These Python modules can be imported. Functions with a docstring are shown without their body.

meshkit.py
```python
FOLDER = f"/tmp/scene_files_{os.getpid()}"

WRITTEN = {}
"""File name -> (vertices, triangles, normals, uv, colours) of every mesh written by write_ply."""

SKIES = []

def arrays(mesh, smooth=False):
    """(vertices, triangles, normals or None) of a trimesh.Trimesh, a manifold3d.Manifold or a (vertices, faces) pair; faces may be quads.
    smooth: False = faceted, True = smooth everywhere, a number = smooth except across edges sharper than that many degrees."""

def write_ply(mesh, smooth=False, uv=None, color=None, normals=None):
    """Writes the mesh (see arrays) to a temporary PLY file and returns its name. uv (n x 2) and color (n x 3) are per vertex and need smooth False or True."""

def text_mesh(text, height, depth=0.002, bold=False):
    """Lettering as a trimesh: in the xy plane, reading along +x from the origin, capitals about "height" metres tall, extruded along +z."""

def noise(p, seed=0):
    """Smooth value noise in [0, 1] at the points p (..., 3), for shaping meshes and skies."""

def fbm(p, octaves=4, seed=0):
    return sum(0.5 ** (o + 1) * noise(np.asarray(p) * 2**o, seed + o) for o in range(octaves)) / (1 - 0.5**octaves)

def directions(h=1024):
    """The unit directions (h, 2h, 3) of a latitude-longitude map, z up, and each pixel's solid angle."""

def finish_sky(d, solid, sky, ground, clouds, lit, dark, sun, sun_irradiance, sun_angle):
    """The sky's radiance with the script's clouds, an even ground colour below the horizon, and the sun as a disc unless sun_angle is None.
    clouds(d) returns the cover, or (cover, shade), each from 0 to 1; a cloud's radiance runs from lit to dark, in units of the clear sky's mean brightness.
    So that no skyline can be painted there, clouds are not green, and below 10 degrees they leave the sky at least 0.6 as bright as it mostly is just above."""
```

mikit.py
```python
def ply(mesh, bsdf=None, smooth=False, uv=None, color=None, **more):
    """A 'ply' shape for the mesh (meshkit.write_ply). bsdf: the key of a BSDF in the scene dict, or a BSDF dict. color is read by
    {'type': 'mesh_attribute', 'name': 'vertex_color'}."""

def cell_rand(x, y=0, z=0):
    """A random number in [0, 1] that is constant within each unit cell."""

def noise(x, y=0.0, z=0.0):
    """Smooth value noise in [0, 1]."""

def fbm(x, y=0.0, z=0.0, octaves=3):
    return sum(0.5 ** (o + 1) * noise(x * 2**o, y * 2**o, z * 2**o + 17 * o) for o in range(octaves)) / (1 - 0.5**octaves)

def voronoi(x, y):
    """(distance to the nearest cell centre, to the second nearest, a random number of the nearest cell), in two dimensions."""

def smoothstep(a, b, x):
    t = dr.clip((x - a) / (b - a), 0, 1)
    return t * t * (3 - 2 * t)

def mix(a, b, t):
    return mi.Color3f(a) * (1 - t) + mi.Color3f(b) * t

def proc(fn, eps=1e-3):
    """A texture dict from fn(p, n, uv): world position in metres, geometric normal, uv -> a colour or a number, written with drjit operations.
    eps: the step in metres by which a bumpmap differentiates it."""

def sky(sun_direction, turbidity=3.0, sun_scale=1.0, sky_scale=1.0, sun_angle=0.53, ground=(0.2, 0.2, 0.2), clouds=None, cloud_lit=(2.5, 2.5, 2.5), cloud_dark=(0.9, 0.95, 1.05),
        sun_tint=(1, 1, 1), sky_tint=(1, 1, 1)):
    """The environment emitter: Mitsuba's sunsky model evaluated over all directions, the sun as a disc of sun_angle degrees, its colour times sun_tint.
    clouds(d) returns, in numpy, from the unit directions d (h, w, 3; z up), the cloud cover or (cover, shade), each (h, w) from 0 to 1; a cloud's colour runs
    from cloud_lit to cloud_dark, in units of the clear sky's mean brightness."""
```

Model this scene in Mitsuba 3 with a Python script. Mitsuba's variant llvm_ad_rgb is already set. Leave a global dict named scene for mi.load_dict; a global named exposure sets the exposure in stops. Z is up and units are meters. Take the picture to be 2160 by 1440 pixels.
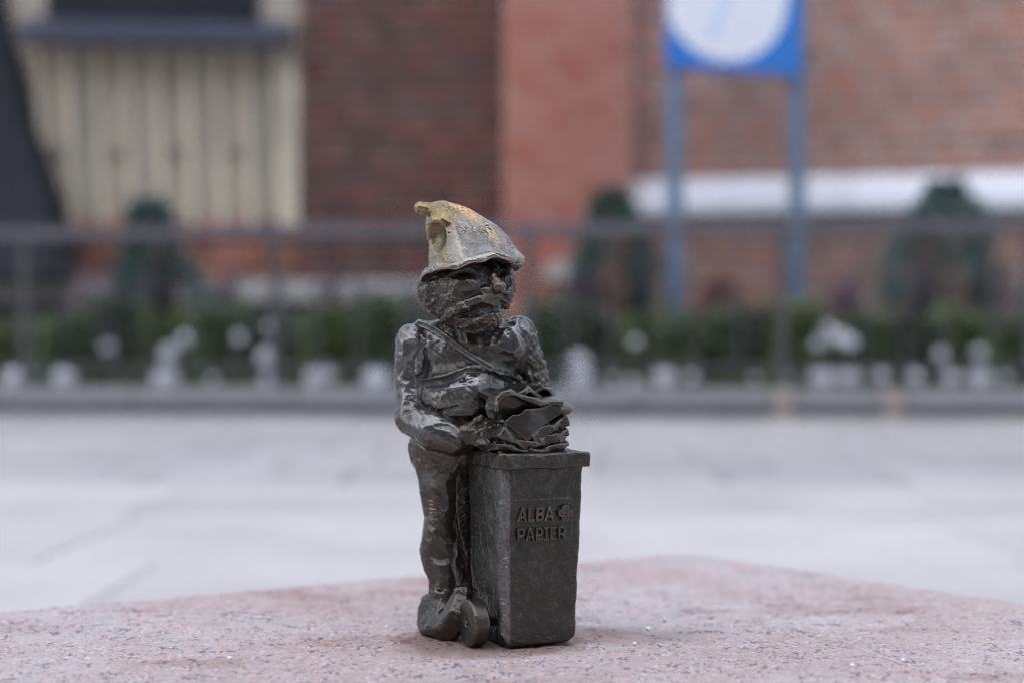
import math, random
import numpy as np, trimesh, mitsuba as mi, drjit as dr
import shapely, shapely.geometry as sg, shapely.affinity as sa
from scipy.spatial import cKDTree
import scipy.sparse as sp
import mikit, meshkit

T = mi.ScalarTransform4f
random.seed(7)
RNG = np.random.default_rng(7)
scene, labels = {}, {}

# ------------------------------------------------------------------ camera, sky, exposure
EYE = 0.42            # lens height above the square
TOP = 0.223           # top of the granite block
F = 3200.0            # focal length in photograph pixels (2160 wide)
HY = 740.0            # horizon row
scene['camera'] = {
    'type': 'thinlens', 'fov': 2 * math.degrees(math.atan(1080 / F)), 'fov_axis': 'x',
    'to_world': T().look_at(origin=[0, 0, EYE], target=[0, 1, EYE + 20 / F], up=[0, 0, 1]),
    'aperture_radius': 0.0086, 'focus_distance': 1.008, 'near_clip': 0.05, 'far_clip': 400.0}


def overcast(d):
    """A bright overcast sky, two and a half times as bright overhead as at the horizon, with thin bluish gaps between the clouds."""
    up = np.clip(d[..., 2], 0, 1)
    n = meshkit.fbm(d * np.array([2.2, 2.2, 3.5]), 4, 3)
    m = meshkit.fbm(d * np.array([3.1, 3.1, 4.0]) + 5, 4, 8)
    shade = 1 - (1 + 2 * up) / 3 + 1.1 * (n - 0.5)
    return 1 - 0.85 * np.clip((m - 0.52) * 6, 0, 1), np.clip(shade, 0, 1)


scene['sky'] = mikit.sky([-0.40, -0.48, 0.78], turbidity=3, sun_scale=0.16, sun_angle=100, clouds=overcast,
                         cloud_lit=(2.12, 2.42, 3.12), cloud_dark=(0.46, 0.48, 0.53), sun_tint=(0.92, 0.99, 1.16))
exposure = 2.82


# ------------------------------------------------------------------ bookkeeping
def numbered(name):
    if name not in USED:
        USED.add(name)
        return name
    k = COUNT.get(name, 1)
    while f'{name}_{k:03d}' in USED:
        k += 1
    COUNT[name] = k + 1
    USED.add(f'{name}_{k:03d}')
    return f'{name}_{k:03d}'


USED, COUNT = set(), {}


def thing(name, label, cat, group=None):
    key = numbered(name)
    labels[key] = {'label': label, 'category': cat}
    if group:
        labels[key]['group'] = group
    return key


def put(name, shape, parent=None, label=None, kind=None):
    key = numbered(f'{parent}__{name}' if parent else name)
    scene[key] = shape
    if label or kind:
        labels[key] = {}
        if label:
            labels[key]['label'] = label
        if kind:
            labels[key]['kind'] = kind
    return key


def whole(name, shape, label, cat, group=None):
    key = thing(name, label, cat, group)
    scene[key] = shape
    return key


# ------------------------------------------------------------------ materials
def rough(key, fn, roughness=0.85, specular=0.3, bump=None, bump_eps=1e-3, sides=True):
    if roughness >= 0.8 and not bump:
        scene[key] = {'type': 'twosided', 'bsdf': {'type': 'diffuse', 'reflectance': mikit.proc(fn) if callable(fn) else {'type': 'rgb', 'value': list(fn)}}}
        return
    b = {'type': 'principled', 'base_color': mikit.proc(fn) if callable(fn) else {'type': 'rgb', 'value': list(fn)},
         'roughness': roughness, 'specular': specular}
    if bump:
        b = {'type': 'bumpmap', 'arbitrary': mikit.proc(bump, eps=bump_eps), 'scale': 1.0, 'bsdf': b}
    scene[key] = {'type': 'twosided', 'bsdf': b} if sides else b


VC = {'type': 'mesh_attribute', 'name': 'vertex_color'}
scene['painted_vertices'] = {'type': 'twosided', 'bsdf': {'type': 'diffuse', 'reflectance': VC}}
scene['leaf_vertices'] = {'type': 'principledthin', 'base_color': VC, 'roughness': 0.55, 'diff_trans': 0.8, 'eta': 1.4}


def granite(p, n, uv):
    a = mikit.noise(p.x * 560, p.y * 420, p.z * 560)
    b = mikit.noise(p.x * 330 + 9, p.y * 330, p.z * 330)
    c = mikit.noise(p.x * 420 + 40, p.y * 420 + 7, p.z * 420)
    e = mikit.noise(p.x * 780 + 3, p.y * 780 + 3, p.z * 780)
    big = mikit.fbm(p.x * 9, p.y * 9, p.z * 9, 3)
    mid = mikit.fbm(p.x * 90 + 5, p.y * 90, 0, 3)
    col = mikit.mix((0.395, 0.30, 0.265), (0.43, 0.365, 0.34), mikit.smoothstep(0.3, 0.7, big))
    col = mikit.mix(col, (0.50, 0.34, 0.30), 0.9 * mikit.smoothstep(0.48, 0.68, 0.5 * b + 0.5 * mid))
    col = mikit.mix(col, (0.58, 0.55, 0.58), 0.6 * mikit.smoothstep(0.58, 0.82, c))
    col = mikit.mix(col, (0.12, 0.11, 0.14), 0.85 * mikit.smoothstep(0.60, 0.78, 0.65 * a + 0.35 * mid + 0.04))
    col = mikit.mix(col, (0.17, 0.16, 0.20), 0.6 * mikit.smoothstep(0.72, 0.86, e))
    stain = mikit.smoothstep(0.55, 0.80, mikit.fbm(p.x * 14 + 3, p.y * 26 + 8, 0, 3))
    col = mikit.mix(col, mi.Color3f(col) * mi.Color3f(0.74, 0.63, 0.58), 0.6 * stain)
    # contact shadow and soft shadow to the right, painted as brown darkening of the granite
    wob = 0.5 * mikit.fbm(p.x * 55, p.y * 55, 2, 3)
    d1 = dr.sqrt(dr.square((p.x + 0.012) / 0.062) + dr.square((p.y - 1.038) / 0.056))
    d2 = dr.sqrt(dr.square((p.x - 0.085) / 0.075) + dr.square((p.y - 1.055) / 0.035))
    contact_shade = dr.maximum(mikit.smoothstep(1.35, 0.80, d1 + wob - 0.25), 0.65 * mikit.smoothstep(1.3, 0.2, d2 + wob - 0.25))
    return mikit.mix(col, mi.Color3f(col) * mi.Color3f(0.42, 0.33, 0.28), 0.85 * contact_shade)


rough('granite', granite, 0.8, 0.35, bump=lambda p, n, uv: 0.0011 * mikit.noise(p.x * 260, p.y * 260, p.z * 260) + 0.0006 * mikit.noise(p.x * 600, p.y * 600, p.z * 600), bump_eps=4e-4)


def paving(tone, k):
    def fn(p, n, uv):
        a = mikit.fbm(p.x * 3.1 + k, p.y * 3.1, 0, 4)
        col = mikit.mix(mi.Color3f(*tone) * 0.80, mi.Color3f(*tone) * 1.10, a)
        return mi.Color3f(col)
    return fn


for i, t in enumerate([(0.555, 0.515, 0.475), (0.53, 0.492, 0.455), (0.575, 0.533, 0.492)]):
    rough(f'pale_paving_{i}', paving(t, i), 0.8, 0.3)
for i, t in enumerate([(0.45, 0.42, 0.395), (0.48, 0.447, 0.42), (0.41, 0.388, 0.37)]):
    rough(f'grey_paving_{i}', paving(t, 5 + i), 0.85, 0.3)
rough('paving_joint', paving((0.40, 0.375, 0.355), 2), 0.9, 0.2)


def kerbstone(p, n, uv):
    a = mikit.fbm(p.x * 6, p.y * 6, p.z * 14, 3)
    return mikit.mix((0.24, 0.24, 0.25), (0.38, 0.375, 0.38), a)


rough('kerb_granite', kerbstone, 0.8, 0.3)
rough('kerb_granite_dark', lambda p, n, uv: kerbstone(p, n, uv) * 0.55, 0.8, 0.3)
rough('kerb_tan', lambda p, n, uv: mikit.mix((0.38, 0.32, 0.28), (0.5, 0.43, 0.38), mikit.fbm(p.x * 12, p.y * 12, p.z * 12, 3)), 0.85, 0.2)
rough('soil', lambda p, n, uv: mikit.mix((0.022, 0.018, 0.014), (0.06, 0.05, 0.038), mikit.fbm(p.x * 14, p.y * 14, p.z * 14, 3)), 0.95, 0.1)
rough('mortar_dark', lambda p, n, uv: mikit.mix((0.035, 0.030, 0.030), (0.060, 0.050, 0.047), mikit.fbm(p.x * 3, p.y * 3, p.z * 3, 3)), 0.95, 0.1)
rough('mortar_pale', lambda p, n, uv: mikit.mix((0.56, 0.50, 0.46), (0.66, 0.60, 0.55), mikit.fbm(p.x * 3, p.y * 3, p.z * 3, 3)), 0.95, 0.1)


def brick(tone, k):
    return lambda p, n, uv: mikit.mix(mi.Color3f(*tone) * 0.72, mi.Color3f(*tone) * 1.2, mikit.fbm(p.x * 7 + k, p.y * 7, p.z * 7, 3))


DARK_BRICK = [(0.225, 0.122, 0.100), (0.195, 0.116, 0.098), (0.255, 0.120, 0.096), (0.205, 0.128, 0.104), (0.175, 0.112, 0.100)]
PALE_BRICK = [(0.45, 0.22, 0.155), (0.40, 0.21, 0.155), (0.47, 0.20, 0.135), (0.42, 0.24, 0.18), (0.35, 0.20, 0.155)]
for i, t in enumerate(DARK_BRICK):
    rough(f'dark_brick_{i}', brick(t, i), 0.9, 0.2)
for i, t in enumerate(PALE_BRICK):
    rough(f'pale_brick_{i}', brick(t, i), 0.9, 0.2)
rough('pier_render', lambda p, n, uv: mikit.mix(mikit.mix((0.47, 0.165, 0.115), (0.52, 0.23, 0.185), mikit.fbm(p.x * 2.5, p.y * 2.5, p.z * 1.5, 4)), (0.56, 0.32, 0.28),
      mikit.smoothstep(0.5, 0.75, mikit.fbm(p.x * 5 + 3, p.y * 5, p.z * 1.2, 3))), 0.9, 0.2)
rough('white_stone', lambda p, n, uv: mikit.mix((0.80, 0.80, 0.82), (0.70, 0.68, 0.64), mikit.smoothstep(0.55, 0.8, mikit.fbm(p.x * 4, p.y * 4, p.z * 6, 3))), 0.8, 0.3)
rough('cream_stone', lambda p, n, uv: mikit.mix((0.46, 0.44, 0.41), (0.60, 0.57, 0.53), mikit.fbm(p.x * 4, p.y * 4, p.z * 6, 3)), 0.85, 0.25)
rough('grey_stone', lambda p, n, uv: mikit.mix((0.15, 0.15, 0.155), (0.24, 0.235, 0.23), mikit.fbm(p.x * 4, p.y * 4, p.z * 6, 3)), 0.85, 0.25)


def board_wood(tone, k):
    def fn(p, n, uv):
        g = mikit.fbm(p.x * 26 + k, p.y * 5, p.z * 1.3, 3)
        s = mikit.smoothstep(0.5, 0.8, mikit.fbm(p.x * 4 + k, 0, p.z * 0.9 + 4, 3))
        return mikit.mix(mikit.mix(mi.Color3f(*tone) * 0.82, mi.Color3f(*tone) * 1.1, g), mi.Color3f(*tone) * mi.Color3f(0.62, 0.63, 0.64), 0.7 * s)
    return fn


rough('cream_board', board_wood((0.50, 0.43, 0.33), 0), 0.75, 0.3)
rough('cream_board_grey', board_wood((0.47, 0.415, 0.33), 4), 0.75, 0.3)
rough('cream_batten', board_wood((0.70, 0.61, 0.46), 2), 0.7, 0.3)
rough('dark_slate', lambda p, n, uv: mikit.mix((0.011, 0.0125, 0.017), (0.023, 0.025, 0.030), mikit.fbm(p.x * 5, p.y * 5, p.z * 5, 3)), 0.7, 0.3)
rough('canopy_metal', lambda p, n, uv: mikit.mix((0.045, 0.048, 0.070), (0.065, 0.069, 0.095), mikit.fbm(p.x * 3, p.y * 3, p.z * 3, 3)), 0.5, 0.4)
rough('rail_iron', lambda p, n, uv: mikit.mix((0.10, 0.095, 0.105), (0.15, 0.14, 0.15), mikit.fbm(p.x * 9, p.y * 9, p.z * 9, 3)), 0.6, 0.4)
rough('bar_iron', (0.085, 0.080, 0.082), 0.6, 0.4)
rough('post_blue', lambda p, n, uv: mikit.mix((0.115, 0.185, 0.27), (0.15, 0.22, 0.30), mikit.fbm(p.x * 9, p.y * 9, p.z * 3, 3)), 0.45, 0.5)
rough('sign_blue', (0.02, 0.19, 0.60), 0.35, 0.5)
rough('sign_white', (0.86, 0.87, 0.90), 0.4, 0.5)
rough('sign_pale_blue', (0.60, 0.72, 0.86), 0.4, 0.5)
rough('bark', (0.05, 0.04, 0.03), 0.9, 0.2)
rough('crumb_white', (0.85, 0.85, 0.86), 0.6, 0.4)

# bronze: vertex colour = metal or patina tint, uv = (polish, patina in the recesses)
scene['bronze'] = {'type': 'twosided', 'bsdf': {
    'type': 'principled', 'base_color': VC, 'specular': 0.5, 'clearcoat': 0.9, 'clearcoat_gloss': 0.85,
    'metallic': mikit.proc(lambda p, n, uv: 0.93 - 0.65 * uv.y),
    'roughness': mikit.proc(lambda p, n, uv: dr.clip(0.36 - 0.20 * uv.x + 0.30 * uv.y + 0.14 * (mikit.noise(p.x * 900, p.y * 900, p.z * 900) - 0.5), 0.14, 0.9))}}


# ------------------------------------------------------------------ small mesh helpers
def box(x0, x1, y0, y1, z0, z1):
    m = trimesh.creation.box((x1 - x0, y1 - y0, z1 - z0))
    m.apply_translation(((x0 + x1) / 2, (y0 + y1) / 2, (z0 + z1) / 2))
    return m


def chamfered(x0, x1, y0, y1, z0, z1, c=0.004):
    """A box whose twelve edges are bevelled: the hull of three inset boxes."""
    pts = []
    for k in range(3):
        e = [c, c, c]
        e[k] = 0
        for sx in (x0 + e[0], x1 - e[0]):
            for sy in (y0 + e[1], y1 - e[1]):
                for sz in (z0 + e[2], z1 - e[2]):
                    pts.append((sx, sy, sz))
    return trimesh.convex.convex_hull(np.array(pts))


def tube(points, r, sides=8):
    from scipy.spatial.transform import Rotation  # noqa: F401
    p = np.asarray(points, float)
    r = np.broadcast_to(r, (len(p),))
    t = np.gradient(p, axis=0)
    t /= np.linalg.norm(t, axis=1, keepdims=True) + 1e-12
    a = np.cross(t, np.where(np.abs(t[:, 2:]) < 0.9, [0, 0, 1.0], [1.0, 0, 0]))
    a /= np.linalg.norm(a, axis=1, keepdims=True) + 1e-12
    b, ang = np.cross(t, a), np.arange(sides) * 2 * np.pi / sides
    v = (p[:, None] + r[:, None, None] * (np.cos(ang)[None, :, None] * a[:, None] + np.sin(ang)[None, :, None] * b[:, None])).reshape(-1, 3)
    i, j = np.meshgrid(np.arange(len(p) - 1), np.arange(sides), indexing='ij')
    qd = np.stack([i * sides + j, (i + 1) * sides + j, (i + 1) * sides + (j + 1) % sides, i * sides + (j + 1) % sides], -1).reshape(-1, 4)
    f = np.vstack([qd[:, [0, 1, 2]], qd[:, [0, 2, 3]]])
    n = len(p) * sides
    v = np.vstack([v, p[:1], p[-1:]])
    j = np.arange(sides)
    f = np.vstack([f, np.stack([j * 0 + n, j, (j + 1) % sides], 1), np.stack([j * 0 + n + 1, n - sides + (j + 1) % sides, n - sides + j], 1)])
    m = trimesh.Trimesh(v, f, process=False)
    m.fix_normals()
    return m


def yawed(m, deg, at=(0, 0, 0)):
    m = m.copy()
    m.apply_transform(trimesh.transformations.rotation_matrix(math.radians(deg), [0, 0, 1], at))
    return m


def wx(px, Y):
    return (px - 1080) / F * Y


def wz(py, Y):
    return EYE + (HY - py) / F * Y


# ------------------------------------------------------------------ the square
scene_ground = box(-60, 60, -40, 60, -0.40, -0.030)
put('ground', mikit.ply(scene_ground, 'paving_joint'), kind='structure')


def lay(prefix, rows, mats, gap, seed):
    r = random.Random(seed)
    proto = {}
    for (y0, y1, x0, x1, w, shift) in rows:
        x = x0 + shift
        while x < x1:
            ww = w * (r.uniform(0.92, 1.08) if w < 1 else 1)
            m = chamfered(x, x + ww - gap, y0, y1 - gap, -0.09, r.uniform(-0.001, 0.001), 0.003)
            put(prefix, mikit.ply(m, f'{mats}_{r.randrange(3)}'), 'ground')
            x += ww


near = [(0.35 + 0.89 * k, 0.35 + 0.89 * (k + 1), x0, 3.6, w, 0.0) for k, (x0, w) in enumerate([(-2.2, 1.5), (-2.9, 1.8), (-2.4, 1.7), (-2.95, 2.0), (-3.2, 2.2)])]
lay('slab', near, 'pale_paving', 0.009, 3)
far = [(4.80 + 0.55 * k, 4.80 + 0.55 * (k + 1), -3.6, 3.6, 0.62, 0.27 * (k % 2)) for k in range(10)]
lay('paving_stone', far, 'grey_paving', 0.02, 4)

# ------------------------------------------------------------------ granite block
corner = [(-0.56, 1.052), (-0.39, 1.157), (0.167, 1.496), (0.404, 1.196), (0.62, 0.909), (0.62, 0.55), (-0.56, 0.55)]
outline = sg.Polygon(corner).buffer(-0.05, quad_segs=12).buffer(0.05, quad_segs=12)
o = outline.simplify(0.0005)


def granite_block():
    step = 0.0028
    x0, y0, x1, y1 = o.bounds
    gx, gy = np.arange(x0 - 0.004, x1 + 0.004, step), np.arange(y0 - 0.004, y1 + 0.004, step)
    X, Y = np.meshgrid(gx, gy, indexing='ij')
    pts = shapely.points(X.ravel(), Y.ravel())
    ring = o.exterior
    inside = shapely.contains(o, pts)
    d = shapely.distance(pts, ring) * np.where(inside, 1, -1)
    d = d.reshape(X.shape)
    # every grid point is pulled onto the rounded edge, so that the top runs down into the sides
    keep = d > -step * 1.5
    foot = [ring.interpolate(ring.project(p)) for p in pts[(d.ravel() < 0) & keep.ravel()]]
    fx, fy = X.copy().ravel(), Y.copy().ravel()
    fx[(d.ravel() < 0) & keep.ravel()] = [p.x for p in foot]
    fy[(d.ravel() < 0) & keep.ravel()] = [p.y for p in foot]
    dd = np.clip(d.ravel(), 0, None)
    R = 0.010
    drop = np.where(dd < R, R - np.sqrt(np.clip(R * R - (R - dd) ** 2, 0, None)), 0)
    P = np.stack([fx, fy, fx * 0], -1)
    rel = 0.0011 * (meshkit.noise(P * 190, 1) - 0.5) + 0.0009 * (meshkit.noise(P * 90, 2) - 0.5) + 0.0016 * (meshkit.fbm(P * 22, 3, 3) - 0.5)
    Z = TOP - 0.0004 - drop + rel * np.clip(dd / 0.004, 0.2, 1)
    V = np.stack([fx, fy, Z], -1)
    idx = np.arange(X.size).reshape(X.shape)
    ok = keep[:-1, :-1] & keep[1:, :-1] & keep[1:, 1:] & keep[:-1, 1:]
    qd = np.stack([idx[:-1, :-1], idx[1:, :-1], idx[1:, 1:], idx[:-1, 1:]], -1)[ok]
    top = trimesh.Trimesh(V, np.vstack([qd[:, [0, 1, 2]], qd[:, [0, 2, 3]]]), process=False)
    top.remove_unreferenced_vertices()
    side = trimesh.creation.extrude_polygon(o, TOP - 0.012, engine='earcut')
    return trimesh.util.concatenate([top, side])


gb = thing('granite_block', 'low pink granite block with a rounded corner and rough speckled top, under the bronze gnome', 'stone block')
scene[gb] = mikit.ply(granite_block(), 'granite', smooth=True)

r = random.Random(11)
CR = [(1349, 1268, 'far right of the bin, farther one of two'), (1402, 1306, 'right of the bin, rightmost of three'), (1366, 1326, 'right of the bin, middle one of three'), (1338, 1357, 'right of the bin, nearest of three'),
      (1797, 1403, 'near the lower right corner, left of two'), (1905, 1393, 'near the lower right corner, right of two'), (795, 1308, 'left of the boots, farther one of two'), (816, 1322, 'left of the boots, nearer one of two'), (485, 1388, 'alone at the lower left')]
for (px, py, where) in CR:
    Y = (EYE - TOP) * F / (py - HY)
    m = trimesh.creation.icosphere(subdivisions=1, radius=r.uniform(0.0010, 0.0017))
    m.vertices *= RNG.uniform(0.7, 1.3, m.vertices.shape)
    m.apply_translation((wx(px, Y), Y, TOP + 0.0005))
    whole('white_crumb', mikit.ply(m, 'crumb_white'), f'tiny white crumb on the granite, {where}', 'crumb', 'white crumbs on the granite block')


# ------------------------------------------------------------------ sculpting kit: distance fields in millimetres
# x right, y away from the lens, z up; the origin lies on the block's top one metre in front of the lens
def q(px, py, y):
    Y = 1000.0 + y
    return np.array([(px - 1080) / F * Y, y, (EYE - TOP) * 1000 + (HY - py) / F * Y])


def ell(P, c, r, R=None):
    d = P - np.asarray(c, np.float32)
    if R is not None:
        d = d @ np.asarray(R, np.float32)
    r = np.asarray(r, np.float32)
    k0 = np.sqrt(((d / r) ** 2).sum(-1))
    k1 = np.sqrt(((d / (r * r)) ** 2).sum(-1)) + 1e-6
    return k0 * (k0 - 1) / k1


def cone(P, a, b, ra, rb):
    a, b = np.asarray(a, np.float32), np.asarray(b, np.float32)
    ab = b - a
    t = np.clip(((P - a) @ ab) / max(float(ab @ ab), 1e-9), 0, 1)
    d = P - a - t[..., None] * ab
    return np.sqrt((d * d).sum(-1)) - (ra + (rb - ra) * t)


def chain(P, pts, rs):
    rs = np.broadcast_to(rs, (len(pts),))
    out = None
    for i in range(len(pts) - 1):
        d = cone(P, pts[i], pts[i + 1], rs[i], rs[i + 1])
        out = d if out is None else np.minimum(out, d)
    return out


def smin(a, b, k):
    h = np.clip(0.5 + 0.5 * (b - a) / k, 0, 1)
    return b + (a - b) * h - k * h * (1 - h)


def smax(a, b, k):
    return -smin(-a, -b, k)


def nets(fn, lo, hi, h):
    """Surface nets: the zero level of fn in the box as a trimesh."""
    ax = [np.arange(lo[k], hi[k] + h, h, dtype=np.float32) for k in range(3)]
    n = [len(a) for a in ax]
    val = np.empty(n, np.float32)
    for i0 in range(0, n[0], 24):
        g = np.stack(np.meshgrid(ax[0][i0:i0 + 24], ax[1], ax[2], indexing='ij'), -1)
        val[i0:i0 + 24] = fn(g.reshape(-1, 3)).reshape(g.shape[:3])
    s = val < 0
    c = np.zeros([k - 1 for k in n], np.int8)
    for a, b, d in np.ndindex(2, 2, 2):
        c += s[a:n[0] - 1 + a, b:n[1] - 1 + b, d:n[2] - 1 + d]
    cells = np.argwhere((c > 0) & (c < 8))
    num = np.full(c.shape, -1, np.int64)
    num[tuple(cells.T)] = np.arange(len(cells))
    acc, cnt = np.zeros((len(cells), 3)), np.zeros(len(cells))
    for axis in range(3):
        u, w = [k for k in range(3) if k != axis]
        for a, b in np.ndindex(2, 2):
            off = np.zeros(3, int)
            off[u], off[w] = a, b
            p0 = cells + off
            p1 = p0.copy()
            p1[:, axis] += 1
            v0, v1 = val[tuple(p0.T)], val[tuple(p1.T)]
            m = (v0 < 0) != (v1 < 0)
            t = np.where(m, v0 / np.where(m, v0 - v1, 1), 0)
            pos = p0.astype(float)
            pos[:, axis] += t
            acc[m] += pos[m]
            cnt[m] += 1
    V = acc / cnt[:, None] * h + np.asarray(lo, float)
    quads = []
    for axis in range(3):
        u, w = [(1, 2), (2, 0), (0, 1)][axis]
        sl0 = [slice(1, -1)] * 3
        sl0[axis] = slice(0, -1)
        sl1 = list(sl0)
        sl1[axis] = slice(1, None)
        a, b = s[tuple(sl0)], s[tuple(sl1)]
        e = np.argwhere(a != b)
        at = e.copy()
        for k in range(3):
            if k != axis:
                at[:, k] += 1
        flip = ~a[tuple(e.T)]
        ids = []
        for (du, dw) in ((-1, -1), (0, -1), (0, 0), (-1, 0)):
            cc = at.copy()
            cc[:, u] += du
            cc[:, w] += dw
            ids.append(num[tuple(cc.T)])
        f = np.stack(ids, 1)
        f[flip] = f[flip][:, ::-1]
        quads.append(f)
    f = np.vstack(quads)
    return trimesh.Trimesh(V, np.vstack([f[:, [0, 1, 2]], f[:, [0, 2, 3]]]), process=False)


def vnormals(v, f):
    n = np.zeros_like(v)
    fn = np.cross(v[f[:, 1]] - v[f[:, 0]], v[f[:, 2]] - v[f[:, 0]])
    for k in range(3):
        np.add.at(n, f[:, k], fn)
    return n / np.maximum(np.linalg.norm(n, axis=1, keepdims=True), 1e-12)


def smoother(m):
    e = m.edges_unique
    n = len(m.vertices)
    A = sp.coo_matrix((np.ones(len(e) * 2), (np.r_[e[:, 0], e[:, 1]], np.r_[e[:, 1], e[:, 0]])), (n, n)).tocsr()
    return sp.diags(1 / np.maximum(np.asarray(A.sum(1)).ravel(), 1)) @ A


def facets(m, size, amount, seed, limit=1.1, jitter=0.2, where=None, blend=0.3, reach=1.5):
    """Knife cuts in wax: around every seed the surface is planed to a flat face; neighbouring faces meet in crisp ridges."""
    rng = np.random.default_rng(seed)
    v, f = np.array(m.vertices), np.array(m.faces)
    n = vnormals(v, f)
    S = smoother(m)
    ns, sv = n, v
    for _ in range(int(np.clip((size / 1.3) ** 2 / 2, 4, 40))):
        ns, sv = S @ ns, S @ sv
    ns /= np.maximum(np.linalg.norm(ns, axis=1, keepdims=True), 1e-9)
    k = max(8, int(1.5 * m.area / (size * size)))
    pick = rng.choice(len(v), k, replace=False)
    keep = []                                  # thin the seeds out to an uneven spacing
    tree = cKDTree(v[pick])
    gone = np.zeros(k, bool)
    for a in range(k):
        if not gone[a]:
            keep.append(a)
            gone[tree.query_ball_point(v[pick[a]], size * rng.uniform(0.6, 1.1))] = True
    pick = pick[keep]
    pn = ns[pick] + rng.normal(0, jitter, (len(pick), 3))
    pn /= np.linalg.norm(pn, axis=1, keepdims=True)
    pp = v[pick] - ns[pick] * rng.uniform(0.0, 0.35 * limit, (len(pick), 1))
    d, i = cKDTree(v[pick]).query(v, k=4)
    h = np.full(len(v), limit)
    for j in range(4):
        hj = ((pp[i[:, j]] - v) * pn[i[:, j]]).sum(1) / np.maximum((n * pn[i[:, j]]).sum(1), 0.5)
        away = np.clip((d[:, j] / size - reach * 0.75) / (reach * 0.25), 0, 1)
        facing = (ns * pn[i[:, j]]).sum(1)
        hj = np.clip(hj, -limit, limit) * (1 - away) + limit * away
        hj = np.where(facing > 0.35, hj, limit)
        t = np.clip(0.5 + 0.5 * (hj - h) / blend, 0, 1)
        h = hj + (h - hj) * t - blend * t * (1 - t)
    h = np.clip(h, -limit, limit) - 0.25 * limit
    if where is not None:
        h = h * where(v)
    m.vertices = v + n * (h * amount)[:, None]


def soften(m, times=1, strength=0.5):
    S = smoother(m)
    v = np.array(m.vertices)
    for _ in range(times):
        v = v + strength * (S @ v - v)
        v = v - 0.45 * strength * (S @ v - v)
    m.vertices = v


def roughen(m, spec, where=None, seed=0):
    v, f = np.array(m.vertices), np.array(m.faces)
    n = vnormals(v, f)
    h = np.zeros(len(v))
    for j, (size, amp) in enumerate(spec):
        h += amp * (meshkit.noise(v / size, seed + j) * 2 - 1)
    if where is not None:
        h = h * where(v)
    m.vertices = v + n * h[:, None]


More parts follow.
